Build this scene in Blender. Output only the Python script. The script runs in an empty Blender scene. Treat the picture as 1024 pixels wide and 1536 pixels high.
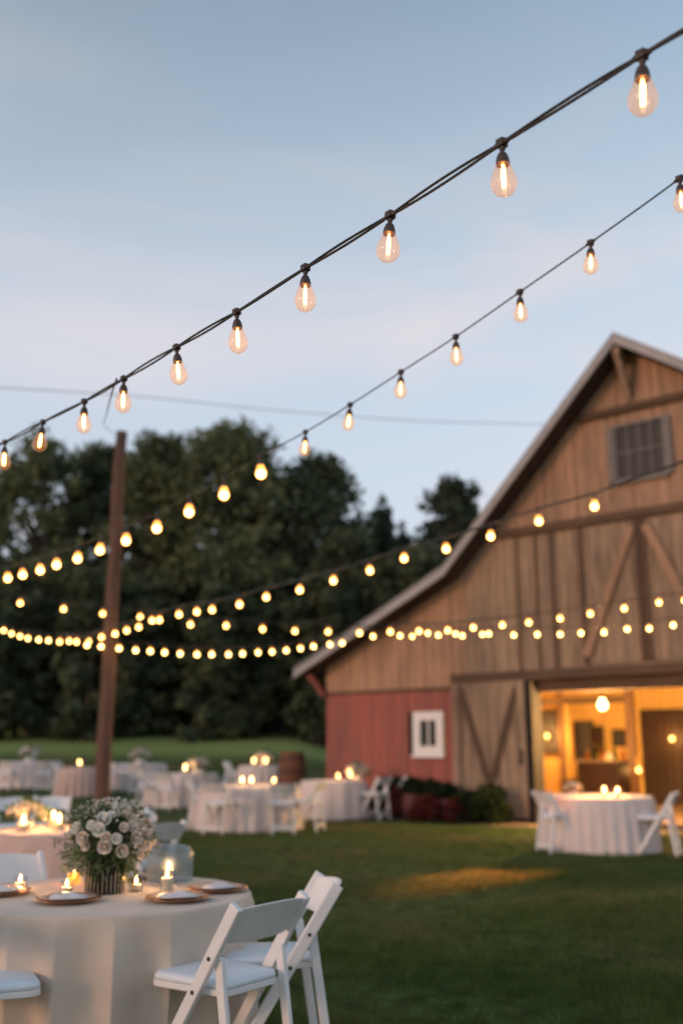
import bpy, math, random
import numpy as np
from mathutils import Vector, Matrix
R = math.radians
SC = bpy.context.scene
COL = SC.collection
random.seed(7)
rng = np.random.default_rng(7)

# ------------------------------------------------------------------ camera, world, sun, exposure
CAM_H = 1.45
F = 1480.0
PITCH = math.atan(352 / F)
cd = bpy.data.cameras.new('camera'); cam = bpy.data.objects.new('camera', cd); COL.objects.link(cam)
cam.location = (0, 0, CAM_H); cam.rotation_euler = (math.pi / 2 + PITCH, 0, 0)
cd.sensor_fit = 'VERTICAL'; cd.sensor_height = 36; cd.sensor_width = 24; cd.lens = F / 1536 * 36
cd.clip_start = 0.05; cd.clip_end = 2000
cd.dof.use_dof = True; cd.dof.focus_distance = 3.15; cd.dof.aperture_fstop = 1.36
SC.camera = cam

SUN_EL, SUN_AZ = 5.0, 236.0      # azimuth the light comes from, clockwise from +Y
world = bpy.data.worlds.new('World'); SC.world = world; world.use_nodes = True
wn, wl = world.node_tree.nodes, world.node_tree.links
wn.clear()
wo = wn.new('ShaderNodeOutputWorld'); bg = wn.new('ShaderNodeBackground'); bg.inputs[1].default_value = 0.15
sky = wn.new('ShaderNodeTexSky'); sky.sky_type = 'NISHITA'; sky.sun_disc = False
sky.sun_elevation = R(SUN_EL); sky.sun_rotation = R(SUN_AZ); sky.altitude = 100
sky.air_density = 1.0; sky.dust_density = 1.2; sky.ozone_density = 1.6
tc = wn.new('ShaderNodeTexCoord')
mp = wn.new('ShaderNodeMapping'); mp.inputs['Scale'].default_value = (1.3, 1.3, 5.0); mp.inputs['Rotation'].default_value = (0.0, R(-24), R(20))
n1 = wn.new('ShaderNodeTexNoise'); n1.inputs['Scale'].default_value = 1.5; n1.inputs['Detail'].default_value = 5; n1.inputs['Roughness'].default_value = 0.5; n1.inputs['Distortion'].default_value = 0.5
cr = wn.new('ShaderNodeMapRange'); cr.interpolation_type = 'SMOOTHSTEP'; cr.inputs[1].default_value = 0.38; cr.inputs[2].default_value = 0.68
sep = wn.new('ShaderNodeSeparateXYZ')
hz = wn.new('ShaderNodeMapRange'); hz.interpolation_type = 'SMOOTHSTEP'; hz.inputs[1].default_value = 0.78; hz.inputs[2].default_value = 0.30
hz.inputs[3].default_value = 0.04; hz.inputs[4].default_value = 0.95
mul = wn.new('ShaderNodeMath'); mul.operation = 'MULTIPLY_ADD'; mul.inputs[1].default_value = 0.22
mul2 = wn.new('ShaderNodeMath'); mul2.operation = 'MULTIPLY'
mixc = wn.new('ShaderNodeMix'); mixc.data_type = 'RGBA'
veil = wn.new('ShaderNodeMix'); veil.data_type = 'RGBA'; veil.inputs[6].default_value = (1.86, 2.02, 2.36, 1); veil.inputs[7].default_value = (2.22, 2.10, 2.20, 1)   # thin dusk veil, blue-grey to pink
wl.new(cr.outputs[0], veil.inputs[0]); wl.new(veil.outputs[2], mixc.inputs[7])
wl.new(tc.outputs['Generated'], mp.inputs['Vector']); wl.new(mp.outputs[0], n1.inputs['Vector'])
wl.new(n1.outputs[0], cr.inputs[0]); wl.new(tc.outputs['Generated'], sep.inputs[0]); wl.new(sep.outputs[2], hz.inputs[0])
wl.new(cr.outputs[0], mul.inputs[0]); mul.inputs[2].default_value = 0.80
wl.new(mul.outputs[0], mul2.inputs[0]); wl.new(hz.outputs[0], mul2.inputs[1])
hsv = wn.new('ShaderNodeHueSaturation'); hsv.inputs['Saturation'].default_value = 0.84; hsv.inputs['Hue'].default_value = 0.492; hsv.inputs['Value'].default_value = 1.05
wl.new(sky.outputs[0], hsv.inputs['Color']); wl.new(hsv.outputs[0], mixc.inputs[6]); wl.new(mul2.outputs[0], mixc.inputs[0])
wl.new(mixc.outputs[2], bg.inputs[0]); wl.new(bg.outputs[0], wo.inputs[0])

sd = bpy.data.lights.new('sun', 'SUN'); sun = bpy.data.objects.new('sun', sd); COL.objects.link(sun)
sd.energy = 0.48; sd.angle = R(12); sd.color = (1.0, 0.56, 0.36)
sdir = Vector((math.sin(R(SUN_AZ)) * math.cos(R(SUN_EL + 6)), math.cos(R(SUN_AZ)) * math.cos(R(SUN_EL + 6)), math.sin(R(SUN_EL + 6))))
sun.rotation_euler = (-sdir).to_track_quat('-Z', 'Y').to_euler()
SC.view_settings.view_transform = 'Standard'; SC.view_settings.look = 'None'
SC.view_settings.exposure = 1.25; SC.view_settings.gamma = 1.0
SC.render.engine = 'CYCLES'
SC.cycles.use_denoising = True
SC.cycles.max_bounces = 8; SC.cycles.transparent_max_bounces = 24
SC.cycles.sample_clamp_indirect = 4.0
SC.cycles.caustics_reflective = False; SC.cycles.caustics_refractive = False

# ------------------------------------------------------------------ photo geometry -> world
CP, SP = math.cos(PITCH), math.sin(PITCH)
def ray(px, py):
    u = (px - 512) / F; v = (768 - py) / F
    return u, CP - v * SP, SP + v * CP
def at(px, py, Y):
    u, yc, zc = ray(px, py); t = Y / yc
    return Vector((u * t, Y, CAM_H + zc * t))
def atz(px, py, z):
    u, yc, zc = ray(px, py); t = (z - CAM_H) / zc
    return Vector((u * t, yc * t, z))
def sst(x, a, b):
    t = min(1, max(0, (x - a) / (b - a))); return t * t * (3 - 2 * t)
def ground_z(x, y):
    if y <= 20: return 0.0
    f = 1 - sst(x, -2.5, 3.5)
    return 2.30 * ((y - 20) / 35) ** 1.9 * f if y < 55 else (2.30 + (y - 55) * 0.03) * f
def gx(px, Y, R_=0):          # ground point seen in column px at depth Y
    u, yc, zc = ray(px, 1215); x = u * Y / yc
    return Vector((x, Y, ground_z(x, Y)))

# ------------------------------------------------------------------ mesh helpers
class MB:
    def __init__(s): s.v = []; s.f = []; s.mi = []; s.m = 0
    def add(s, vs, fs):
        o = len(s.v); s.v += [tuple(p) for p in vs]; s.f += [tuple(i + o for i in f) for f in fs]; s.mi += [s.m] * len(fs); return s
    def box(s, x0, x1, y0, y1, z0, z1, M=None):
        p = [(x0,y0,z0),(x1,y0,z0),(x1,y1,z0),(x0,y1,z0),(x0,y0,z1),(x1,y0,z1),(x1,y1,z1),(x0,y1,z1)]
        if M is not None: p = [M @ Vector(q) for q in p]
        return s.add(p, [(0,3,2,1),(4,5,6,7),(0,1,5,4),(1,2,6,5),(2,3,7,6),(3,0,4,7)])
    def bar(s, a, b, w, t, ref=(1,0,0), taper=1.0):      # rectangular bar a->b, w along ref side, t across
        a = Vector(a); b = Vector(b); d = (b - a).normalized(); r = Vector(ref); r = (r - d * r.dot(d)).normalized(); n = d.cross(r)
        p = []
        for c, k in ((a, 1.0), (b, taper)):
            for i, j in ((-1,-1),(1,-1),(1,1),(-1,1)): p.append(c + r * (i * w / 2 * k) + n * (j * t / 2 * k))
        return s.add(p, [(0,3,2,1),(4,5,6,7),(0,1,5,4),(1,2,6,5),(2,3,7,6),(3,0,4,7)])
    def tube(s, pts, r, n=6, caps=True):
        pts = [Vector(p) for p in pts]; rs = r if isinstance(r, (list, tuple)) else [r] * len(pts)
        vs = []; fs = []; up = None
        for i, p in enumerate(pts):
            d = (pts[min(i + 1, len(pts) - 1)] - pts[max(i - 1, 0)]).normalized()
            if up is None: up = Vector((0,0,1)) if abs(d.z) < .9 else Vector((1,0,0))
            a = d.cross(up).normalized(); b = a.cross(d).normalized(); up = b
            for k in range(n):
                t = 2 * math.pi * k / n; vs.append(p + (a * math.cos(t) + b * math.sin(t)) * rs[i])
        for i in range(len(pts) - 1):
            for k in range(n): fs.append((i*n+k, i*n+(k+1)%n, (i+1)*n+(k+1)%n, (i+1)*n+k))
        if caps: fs.append(tuple(range(n))[::-1]); fs.append(tuple((len(pts)-1)*n + k for k in range(n)))
        return s.add(vs, fs)
    def lathe(s, prof, n=24, c=(0,0,0), M=None, rib=0, ribn=0):
        vs = []; fs = []
        for r, z in prof:
            for k in range(n):
                t = 2 * math.pi * k / n; rr = r * (1 + rib * math.cos(ribn * t)) if rib else r
                q = Vector((rr * math.cos(t), rr * math.sin(t), z))
                if M is not None: q = M @ q
                vs.append(q + Vector(c))
        m = len(prof)
        for i in range(m - 1):
            for k in range(n): fs.append((i*n+k, i*n+(k+1)%n, (i+1)*n+(k+1)%n, (i+1)*n+k))
        if prof[0][0] > 1e-5: fs.append(tuple(range(n))[::-1])
        if prof[-1][0] > 1e-5: fs.append(tuple((m-1)*n + k for k in range(n)))
        return s.add(vs, fs)
    def build(s, name, mat, parent=None, smooth=False, bevel=0, loc=None):
        me = bpy.data.meshes.new(name); me.from_pydata(s.v, [], s.f); me.update()
        for m in (mat if isinstance(mat, (list, tuple)) else [mat]): me.materials.append(m)
        if isinstance(mat, (list, tuple)): me.polygons.foreach_set('material_index', s.mi)
        if smooth: me.polygons.foreach_set('use_smooth', [True] * len(me.polygons))
        o = bpy.data.objects.new(name, me); COL.objects.link(o)
        if parent is not None: o.parent = parent
        if loc is not None: o.location = loc
        if bevel:
            b = o.modifiers.new('bevel', 'BEVEL'); b.width = bevel; b.segments = 2; b.limit_method = 'ANGLE'; b.angle_limit = R(35)
        return o
def np_mesh(name, V, Q, mat, parent=None, smooth=False):   # V (n,3), Q (m,k) index arrays
    me = bpy.data.meshes.new(name); k = Q.shape[1]
    me.vertices.add(len(V)); me.vertices.foreach_set('co', V.astype(np.float32).ravel())
    me.loops.add(Q.size); me.loops.foreach_set('vertex_index', Q.astype(np.int32).ravel())
    me.polygons.add(len(Q)); me.polygons.foreach_set('loop_start', np.arange(0, Q.size, k, dtype=np.int32))
    me.polygons.foreach_set('loop_total', np.full(len(Q), k, dtype=np.int32))
    me.update(calc_edges=True); me.validate(); me.materials.append(mat)
    if smooth: me.polygons.foreach_set('use_smooth', [True] * len(me.polygons))
    o = bpy.data.objects.new(name, me); COL.objects.link(o)
    if parent is not None: o.parent = parent
    return o
def tag(o, label=None, cat=None, group=None, kind=None):
    if label: o['label'] = label
    if cat: o['category'] = cat
    if group: o['group'] = group
    if kind: o['kind'] = kind
    return o
def empty(name, loc=(0,0,0), rz=0, **k):
    o = bpy.data.objects.new(name, None); COL.objects.link(o); o.location = loc; o.rotation_euler = (0,0,rz); o.empty_display_size = .1
    tag(o, **k); return o
def copy_tree(o, parent=None):
    c = o.copy(); COL.objects.link(c)
    if parent is not None: c.parent = parent
    for ch in [x for x in o.children]: copy_tree(ch, c)
    return c
class Once:            # first use returns the prototype itself, later uses copy it
    def __init__(s, root): s.root = root; s.used = False
    def get(s, loc, rz, label, group=None, scale=1.0):
        r = s.root if not s.used else copy_tree(s.root)
        s.used = True; r.location = loc; r.rotation_euler = (0,0,rz); r.scale = (scale,)*3; r['label'] = label
        if group: r['group'] = group
        return r

# ------------------------------------------------------------------ materials
def mat(name, color, rough=.6, metal=0, var=0, vscale=8, bump=0, bscale=30, stretch=(1,1,1), spec=.5, color2=None, coord='Object', sheen=0, trans=0):
    m = bpy.data.materials.new(name); m.use_nodes = True; N, L = m.node_tree.nodes, m.node_tree.links
    b = N['Principled BSDF']; b.inputs['Base Color'].default_value = (*color, 1); b.inputs['Roughness'].default_value = rough
    b.inputs['Metallic'].default_value = metal; b.inputs['Specular IOR Level'].default_value = spec
    if sheen: b.inputs['Sheen Weight'].default_value = sheen
    t = N.new('ShaderNodeTexCoord'); mpn = N.new('ShaderNodeMapping'); mpn.inputs['Scale'].default_value = stretch
    L.new(t.outputs[coord], mpn.inputs[0])
    if var or color2:
        n = N.new('ShaderNodeTexNoise'); n.inputs['Scale'].default_value = vscale; n.inputs['Detail'].default_value = 5; L.new(mpn.outputs[0], n.inputs[0])
        c2 = color2 or tuple(min(1, c * (1 + var)) for c in color); c1 = color if color2 else tuple(c * (1 - var) for c in color)
        mr = N.new('ShaderNodeMapRange'); mr.inputs[1].default_value = .32; mr.inputs[2].default_value = .68; L.new(n.outputs[0], mr.inputs[0])
        mx = N.new('ShaderNodeMix'); mx.data_type = 'RGBA'; mx.inputs[6].default_value = (*c1, 1); mx.inputs[7].default_value = (*c2, 1)
        L.new(mr.outputs[0], mx.inputs[0]); L.new(mx.outputs[2], b.inputs['Base Color'])
    if bump:
        n = N.new('ShaderNodeTexNoise'); n.inputs['Scale'].default_value = bscale; n.inputs['Detail'].default_value = 4; L.new(mpn.outputs[0], n.inputs[0])
        bp = N.new('ShaderNodeBump'); bp.inputs['Strength'].default_value = bump; bp.inputs['Distance'].default_value = .02
        L.new(n.outputs[0], bp.inputs['Height']); L.new(bp.outputs[0], b.inputs['Normal'])
    return m
def emit(name, color, strength):
    m = bpy.data.materials.new(name); m.use_nodes = True; N, L = m.node_tree.nodes, m.node_tree.links
    N.clear(); o = N.new('ShaderNodeOutputMaterial'); e = N.new('ShaderNodeEmission'); e.inputs[0].default_value = (*color, 1); e.inputs[1].default_value = strength
    L.new(e.outputs[0], o.inputs[0]); return m
def glass(name, tint=(.95,.97,.98), ior=1.35, glow=None, glow_s=0, rough=.03, opacity=.0, ocol=(.8,.8,.8)):
    m = bpy.data.materials.new(name); m.use_nodes = True; N, L = m.node_tree.nodes, m.node_tree.links
    N.clear(); o = N.new('ShaderNodeOutputMaterial'); tr = N.new('ShaderNodeBsdfTransparent'); tr.inputs[0].default_value = (*tint, 1)
    gl = N.new('ShaderNodeBsdfGlossy'); gl.inputs['Roughness'].default_value = rough
    lw = N.new('ShaderNodeLayerWeight'); lw.inputs[0].default_value = .5; pw = N.new('ShaderNodeMath'); pw.operation = 'POWER'; pw.inputs[1].default_value = 3.5; L.new(lw.outputs['Facing'], pw.inputs[0])
    fr = N.new('ShaderNodeMath'); fr.operation = 'MULTIPLY_ADD'; fr.inputs[1].default_value = .65; fr.inputs[2].default_value = .04; L.new(pw.outputs[0], fr.inputs[0])
    mx = N.new('ShaderNodeMixShader'); L.new(fr.outputs[0], mx.inputs[0]); L.new(tr.outputs[0], mx.inputs[1]); L.new(gl.outputs[0], mx.inputs[2])
    last = mx
    if opacity:
        df = N.new('ShaderNodeBsdfDiffuse'); df.inputs[0].default_value = (*ocol, 1)
        m2 = N.new('ShaderNodeMixShader'); m2.inputs[0].default_value = opacity; L.new(last.outputs[0], m2.inputs[1]); L.new(df.outputs[0], m2.inputs[2]); last = m2
    if glow:
        e = N.new('ShaderNodeEmission'); e.inputs[0].default_value = (*glow, 1); e.inputs[1].default_value = glow_s
        ad = N.new('ShaderNodeAddShader'); L.new(last.outputs[0], ad.inputs[0]); L.new(e.outputs[0], ad.inputs[1]); last = ad
    L.new(last.outputs[0], o.inputs[0]); return m
def boards_mat(name, c1, c2, c3, w, rough=.85, axis=0):       # per-board tone + vertical grain
    m = bpy.data.materials.new(name); m.use_nodes = True; N, L = m.node_tree.nodes, m.node_tree.links
    b = N['Principled BSDF']; b.inputs['Roughness'].default_value = rough; b.inputs['Specular IOR Level'].default_value = .15
    t = N.new('ShaderNodeTexCoord'); sp = N.new('ShaderNodeSeparateXYZ'); L.new(t.outputs['Object'], sp.inputs[0])
    d = N.new('ShaderNodeMath'); d.operation = 'DIVIDE'; d.inputs[1].default_value = w; L.new(sp.outputs[axis], d.inputs[0])
    fl = N.new('ShaderNodeMath'); fl.operation = 'FLOOR'; L.new(d.outputs[0], fl.inputs[0])
    wn_ = N.new('ShaderNodeTexWhiteNoise'); wn_.noise_dimensions = '1D'; L.new(fl.outputs[0], wn_.inputs['W'])
    mpn = N.new('ShaderNodeMapping'); mpn.inputs['Scale'].default_value = (14, 14, .9) if axis != 2 else (.9, .9, 14); L.new(t.outputs['Object'], mpn.inputs[0])
    n = N.new('ShaderNodeTexNoise'); n.inputs['Scale'].default_value = 1.6; n.inputs['Detail'].default_value = 6; n.inputs['Roughness'].default_value = .65; L.new(mpn.outputs[0], n.inputs[0])
    n2 = N.new('ShaderNodeTexNoise'); n2.inputs['Scale'].default_value = .55; n2.inputs['Detail'].default_value = 3; L.new(t.outputs['Object'], n2.inputs[0])
    m1 = N.new('ShaderNodeMix'); m1.data_type = 'RGBA'; m1.inputs[6].default_value = (*c1, 1); m1.inputs[7].default_value = (*c2, 1); L.new(wn_.outputs[0], m1.inputs[0])
    mr = N.new('ShaderNodeMapRange'); mr.inputs[1].default_value = .42; mr.inputs[2].default_value = .72; mr.inputs[4].default_value = .75; L.new(n.outputs[0], mr.inputs[0])
    mr2 = N.new('ShaderNodeMapRange'); mr2.inputs[1].default_value = .4; mr2.inputs[2].default_value = .65; mr2.inputs[4].default_value = 1.0; L.new(n2.outputs[0], mr2.inputs[0])
    am = N.new('ShaderNodeMath'); am.operation = 'MULTIPLY_ADD'; am.inputs[1].default_value = .3; L.new(mr2.outputs[0], am.inputs[0]); L.new(mr.outputs[0], am.inputs[2])
    m2 = N.new('ShaderNodeMix'); m2.data_type = 'RGBA'; L.new(am.outputs[0], m2.inputs[0]); L.new(m1.outputs[2], m2.inputs[6]); m2.inputs[7].default_value = (*c3, 1)
    L.new(m2.outputs[2], b.inputs['Base Color'])
    bp = N.new('ShaderNodeBump'); bp.inputs['Strength'].default_value = .5; bp.inputs['Distance'].default_value = .01; L.new(n.outputs[0], bp.inputs['Height']); L.new(bp.outputs[0], b.inputs['Normal'])
    return m
def leaf_mat(name, c1, c2, trans=.35, vs=.6):
    m = bpy.data.materials.new(name); m.use_nodes = True; N, L = m.node_tree.nodes, m.node_tree.links
    N.clear(); o = N.new('ShaderNodeOutputMaterial')
    g = N.new('ShaderNodeNewGeometry'); t = N.new('ShaderNodeTexCoord')
    n = N.new('ShaderNodeTexNoise'); n.inputs['Scale'].default_value = vs; n.inputs['Detail'].default_value = 3; L.new(t.outputs['Object'], n.inputs[0])
    ad = N.new('ShaderNodeMath'); ad.operation = 'MULTIPLY_ADD'; ad.inputs[1].default_value = .5; L.new(g.outputs['Random Per Island'], ad.inputs[0]); 
    mr = N.new('ShaderNodeMapRange'); mr.inputs[1].default_value = .35; mr.inputs[2].default_value = .65; mr.inputs[3].default_value = 0; mr.inputs[4].default_value = .5; L.new(n.outputs[0], mr.inputs[0]); L.new(mr.outputs[0], ad.inputs[2])
    mx = N.new('ShaderNodeMix'); mx.data_type = 'RGBA'; mx.inputs[6].default_value = (*c1, 1); mx.inputs[7].default_value = (*c2, 1); L.new(ad.outputs[0], mx.inputs[0])
    d = N.new('ShaderNodeBsdfDiffuse'); L.new(mx.outputs[2], d.inputs[0]); tl = N.new('ShaderNodeBsdfTranslucent'); L.new(mx.outputs[2], tl.inputs[0])
    ms = N.new('ShaderNodeMixShader'); ms.inputs[0].default_value = trans; L.new(d.outputs[0], ms.inputs[1]); L.new(tl.outputs[0], ms.inputs[2]); L.new(ms.outputs[0], o.inputs[0])
    return m

M = {}
M['chair'] = mat('white_resin', (.78,.77,.76), .38, var=.04, vscale=12)
M['cushion'] = mat('sky_tinted_vinyl_pad', (.74,.80,.86), .45, var=.03, vscale=6, bump=.08, bscale=18)  # white pad, the sky's blue reflection put into its colour
M['cloth'] = mat('ivory_linen', (.66,.55,.45), .9, var=.07, vscale=5, bump=.35, bscale=240, spec=.15, sheen=.3)
M['whitecloth'] = mat('white_table_linen', (.70,.61,.575), .9, var=.05, vscale=4, bump=.2, bscale=120, spec=.15, sheen=.2)
M['blush'] = mat('blush_table_linen', (.60,.44,.38), .9, var=.06, vscale=5, bump=.2, bscale=150, spec=.15, sheen=.2)
M['cord'] = mat('black_rubber_cord', (.022,.024,.022), .5, var=.3, vscale=30)
M['socket'] = mat('brown_black_socket', (.050,.032,.025), .42, var=.2, vscale=40)
M['bulbglass'] = glass('clear_lamp_glass', (.97,.85,.74), 1.42, (1.0,.36,.12), .06)
M['filament'] = emit('glowing_filament', (1.0,.38,.10), 11)
M['litbulb'] = glass('lit_lamp_glass', (.95,.85,.7), 1.4, (1.0,.34,.06), .8)
M['palecore'] = emit('pale_lamp_core', (1.0,.74,.25), 8)
M['litcore'] = emit('lit_lamp_core', (1.0,.56,.17), 8)
M['flame'] = emit('candle_flame', (1.0,.48,.15), 16)
M['clearglass'] = glass('clear_glass', (.96,.97,.97), 1.45)
M['amberglass'] = glass('amber_glass', (.95,.62,.25), 1.45, (1,.5,.12), .25)
M['blueglass'] = glass('pale_blue_glass', (.72,.80,.84), 1.5, opacity=.32, ocol=(.42,.50,.54), rough=.12)
M['wax'] = mat('candle_wax', (.85,.72,.52), .5, var=.04)
M['plate'] = mat('blush_ceramic', (.55,.36,.28), .32, var=.08, vscale=10)
M['copper'] = mat('copper_charger', (.62,.33,.20), .3, metal=.75, var=.1, vscale=12)
M['napkin'] = mat('white_napkin', (.70,.68,.67), .9, var=.04, bump=.3, bscale=80)
M['pole'] = boards_mat('weathered_pole', (.17,.098,.072), (.20,.115,.085), (.06,.038,.03), 5)
M['tan'] = boards_mat('weathered_tan_boards', (.49,.30,.19), (.38,.24,.155), (.16,.105,.075), .24)
M['loft'] = boards_mat('grey_brown_boards', (.43,.30,.20), (.31,.22,.155), (.115,.085,.063), .2)
M['door'] = boards_mat('sliding_door_boards', (.41,.285,.195), (.29,.205,.145), (.10,.075,.055), .21)
M['red'] = boards_mat('faded_red_boards', (.40,.125,.10), (.31,.10,.082), (.17,.095,.08), .2)
M['trim'] = boards_mat('dark_timber', (.15,.095,.06), (.12,.08,.05), (.06,.04,.03), 3, axis=2)
M['fascia'] = mat('grey_roof_edge', (.33,.32,.32), .6, var=.12, vscale=3)
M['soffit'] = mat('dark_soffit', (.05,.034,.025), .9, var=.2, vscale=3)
M['roof'] = mat('grey_metal_roof', (.16,.16,.165), .45, metal=.4, var=.2, vscale=1.5, stretch=(6,1,1))
M['dark_post'] = mat('darkened_post_timber', (.012,.009,.007), .95, var=.2)  # shade put into the colour: near-black so the pendant's light barely shows
M['greyframe'] = mat('weathered_grey_frame', (.17,.155,.145), .7, var=.15)
M['backing'] = mat('dark_backing', (.03,.02,.015), .95, var=.2)
M['white'] = mat('white_window_paint', (.72,.70,.67), .5, var=.06)
M['pane'] = mat('dark_window_glass', (.030,.032,.036), .35, spec=.12)
M['shutter'] = mat('dark_grey_paint', (.06,.058,.06), .6, var=.2)
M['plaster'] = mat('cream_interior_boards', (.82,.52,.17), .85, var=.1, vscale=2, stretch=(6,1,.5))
M['floor'] = mat('barn_floor', (.16,.10,.06), .8, var=.2, vscale=3)
M['darkwood'] = mat('dark_stained_wood', (.035,.014,.008), .6, var=.3, vscale=4, stretch=(8,8,1))
M['brass'] = mat('aged_brass', (.45,.28,.1), .35, metal=.8, var=.1)
M['iron'] = mat('dark_iron', (.03,.028,.028), .5, metal=.4, var=.2)
M['pendant'] = emit('lit_pendant_globe', (1.0,.60,.20), 8)
M['sconce'] = emit('lit_sconce_globe', (1.0,.50,.12), 4)
M['bark'] = mat('tree_bark', (.075,.055,.042), .95, var=.3, vscale=6, bump=.5, bscale=9, stretch=(1,1,.25))
M['leafA'] = leaf_mat('broadleaf_foliage', (.095,.120,.066), (.215,.240,.120))
M['leafB'] = leaf_mat('dark_foliage', (.070,.090,.056), (.155,.180,.100))
M['leafC'] = leaf_mat('conifer_foliage', (.046,.064,.046), (.09,.112,.07), .2)
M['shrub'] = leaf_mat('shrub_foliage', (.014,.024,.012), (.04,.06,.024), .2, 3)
M['sprig'] = leaf_mat('bouquet_greenery', (.06,.11,.045), (.20,.26,.13), .3, 14)
M['rose'] = mat('blush_petals', (.84,.74,.63), .8, var=.08, vscale=30, sheen=.2)
M['rosew'] = mat('cream_petals', (.88,.85,.77), .8, var=.06, vscale=30, sheen=.2)
M['tiny'] = mat('tiny_white_blossom', (.74,.70,.68), .8, var=.05)
M['redpaint'] = mat('worn_red_paint', (.13,.024,.022), .6, var=.35, vscale=5)
M['barrel'] = boards_mat('barrel_staves', (.20,.09,.055), (.15,.07,.045), (.07,.04,.03), .1)
M['ceramic'] = mat('white_ceramic', (.78,.77,.76), .25, var=.02)
M['ribbed'] = glass('ribbed_vase_glass', (.40,.38,.28), 1.5, opacity=.30, ocol=(.06,.06,.03))
M['white_rib'] = mat('pale_vase_rib', (.62,.58,.50), .3, var=.1)
M['stem'] = leaf_mat('flower_stems', (.03,.05,.018), (.09,.09,.03), .1, 10)

# ------------------------------------------------------------------ ground
def ground_material():
    m = bpy.data.materials.new('mown_lawn'); m.use_nodes = True; N, L = m.node_tree.nodes, m.node_tree.links
    b = N['Principled BSDF']; b.inputs['Roughness'].default_value = .95; b.inputs['Specular IOR Level'].default_value = .1
    t = N.new('ShaderNodeTexCoord')
    def noise(s, det=4, st=(1,1,1)):
        mpn = N.new('ShaderNodeMapping'); mpn.inputs['Scale'].default_value = st; L.new(t.outputs['Object'], mpn.inputs[0])
        n = N.new('ShaderNodeTexNoise'); n.inputs['Scale'].default_value = s; n.inputs['Detail'].default_value = det; L.new(mpn.outputs[0], n.inputs[0]); return n
    def rng_(n, a, b_):
        r = N.new('ShaderNodeMapRange'); r.inputs[1].default_value = a; r.inputs[2].default_value = b_; L.new(n.outputs[0], r.inputs[0]); return r
    def mix(f, a, b_):
        x = N.new('ShaderNodeMix'); x.data_type = 'RGBA'; L.new(f, x.inputs[0])
        for i, c in ((6, a), (7, b_)):
            if isinstance(c, tuple): x.inputs[i].default_value = (*c, 1)
            else: L.new(c, x.inputs[i])
        return x.outputs[2]
    c = mix(rng_(noise(5.5, 8, (1,.8,1)), .36, .64).outputs[0], (.027,.048,.014), (.100,.142,.042))
    c = mix(rng_(noise(.55, 5, (1,.6,1)), .46, .64).outputs[0], c, (.125,.098,.042))
    # mown field beyond the lawn: paler, drier grass, blending over a few metres
    sp = N.new('ShaderNodeSeparateXYZ'); L.new(t.outputs['Object'], sp.inputs[0])
    nn = noise(.12, 3); ad = N.new('ShaderNodeMath'); ad.operation = 'MULTIPLY_ADD'; ad.inputs[1].default_value = 6; L.new(nn.outputs[0], ad.inputs[0]); L.new(sp.outputs[1], ad.inputs[2])
    r = N.new('ShaderNodeMapRange'); r.inputs[1].default_value = 44; r.inputs[2].default_value = 49; L.new(ad.outputs[0], r.inputs[0])
    fld = mix(rng_(noise(.35, 5, (.3,1,1)), .35, .65).outputs[0], (.23,.30,.095), (.30,.37,.13))
    c = mix(r.outputs[0], c, fld)
    L.new(c, b.inputs['Base Color'])
    bp = N.new('ShaderNodeBump'); bp.inputs['Strength'].default_value = .9; bp.inputs['Distance'].default_value = .04; L.new(noise(26, 6).outputs[0], bp.inputs['Height']); L.new(bp.outputs[0], b.inputs['Normal'])
    return m
gm = ground_material()
xs = np.concatenate([np.linspace(-400,-45,12), np.linspace(-40,40,81), np.linspace(45,400,12)])
ys = np.concatenate([np.linspace(-60,-2,6), np.linspace(0,80,81), np.linspace(85,600,20)])
V = np.array([(x, y, ground_z(x, y)) for y in ys for x in xs]); nx = len(xs)
Q = np.array([(j*nx+i, j*nx+i+1, (j+1)*nx+i+1, (j+1)*nx+i) for j in range(len(ys)-1) for i in range(nx-1)])
tag(np_mesh('lawn', V, Q, gm, smooth=True), kind='structure')

# short grass blades over the lawn
M['grass'] = leaf_mat('grass_blades', (.036,.068,.016), (.13,.180,.052), .3, 2.6)
def grass(n, y0, y1, h, w):
    Y = y0 * (y1 / y0) ** rng.random(n); X = (rng.random(n) * 2 - 1) * (.42 * Y + .6)
    patch = .6 + .5 * np.sin(X * 1.3 + 2 * np.sin(Y * .9)) * np.sin(Y * 1.1 + X * .4)
    H = h * (.5 + rng.random(n)) * patch.clip(.35, 1.2); a = rng.random(n) * 6.283
    lean = (rng.random((n, 2)) - .5) * 1.1 * H[:, None]
    W = w * (.6 + .8 * rng.random(n)) * (Y / y0) ** .55
    base = np.stack([X, Y, np.zeros(n) - .003], 1); dx = np.stack([np.cos(a) * W, np.sin(a) * W, np.zeros(n)], 1)
    tip = base + np.stack([lean[:, 0], lean[:, 1], H], 1)
    return np.stack([base - dx, base + dx, tip], 1).reshape(-1, 3)
Vg = grass(240000, 4.3, 20, .055, .0022)
gobj = np_mesh('grass', Vg, np.arange(len(Vg)).reshape(-1, 3), M['grass'])
tag(gobj, 'short uneven green grass of the lawn', 'grass', kind='stuff')

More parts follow.
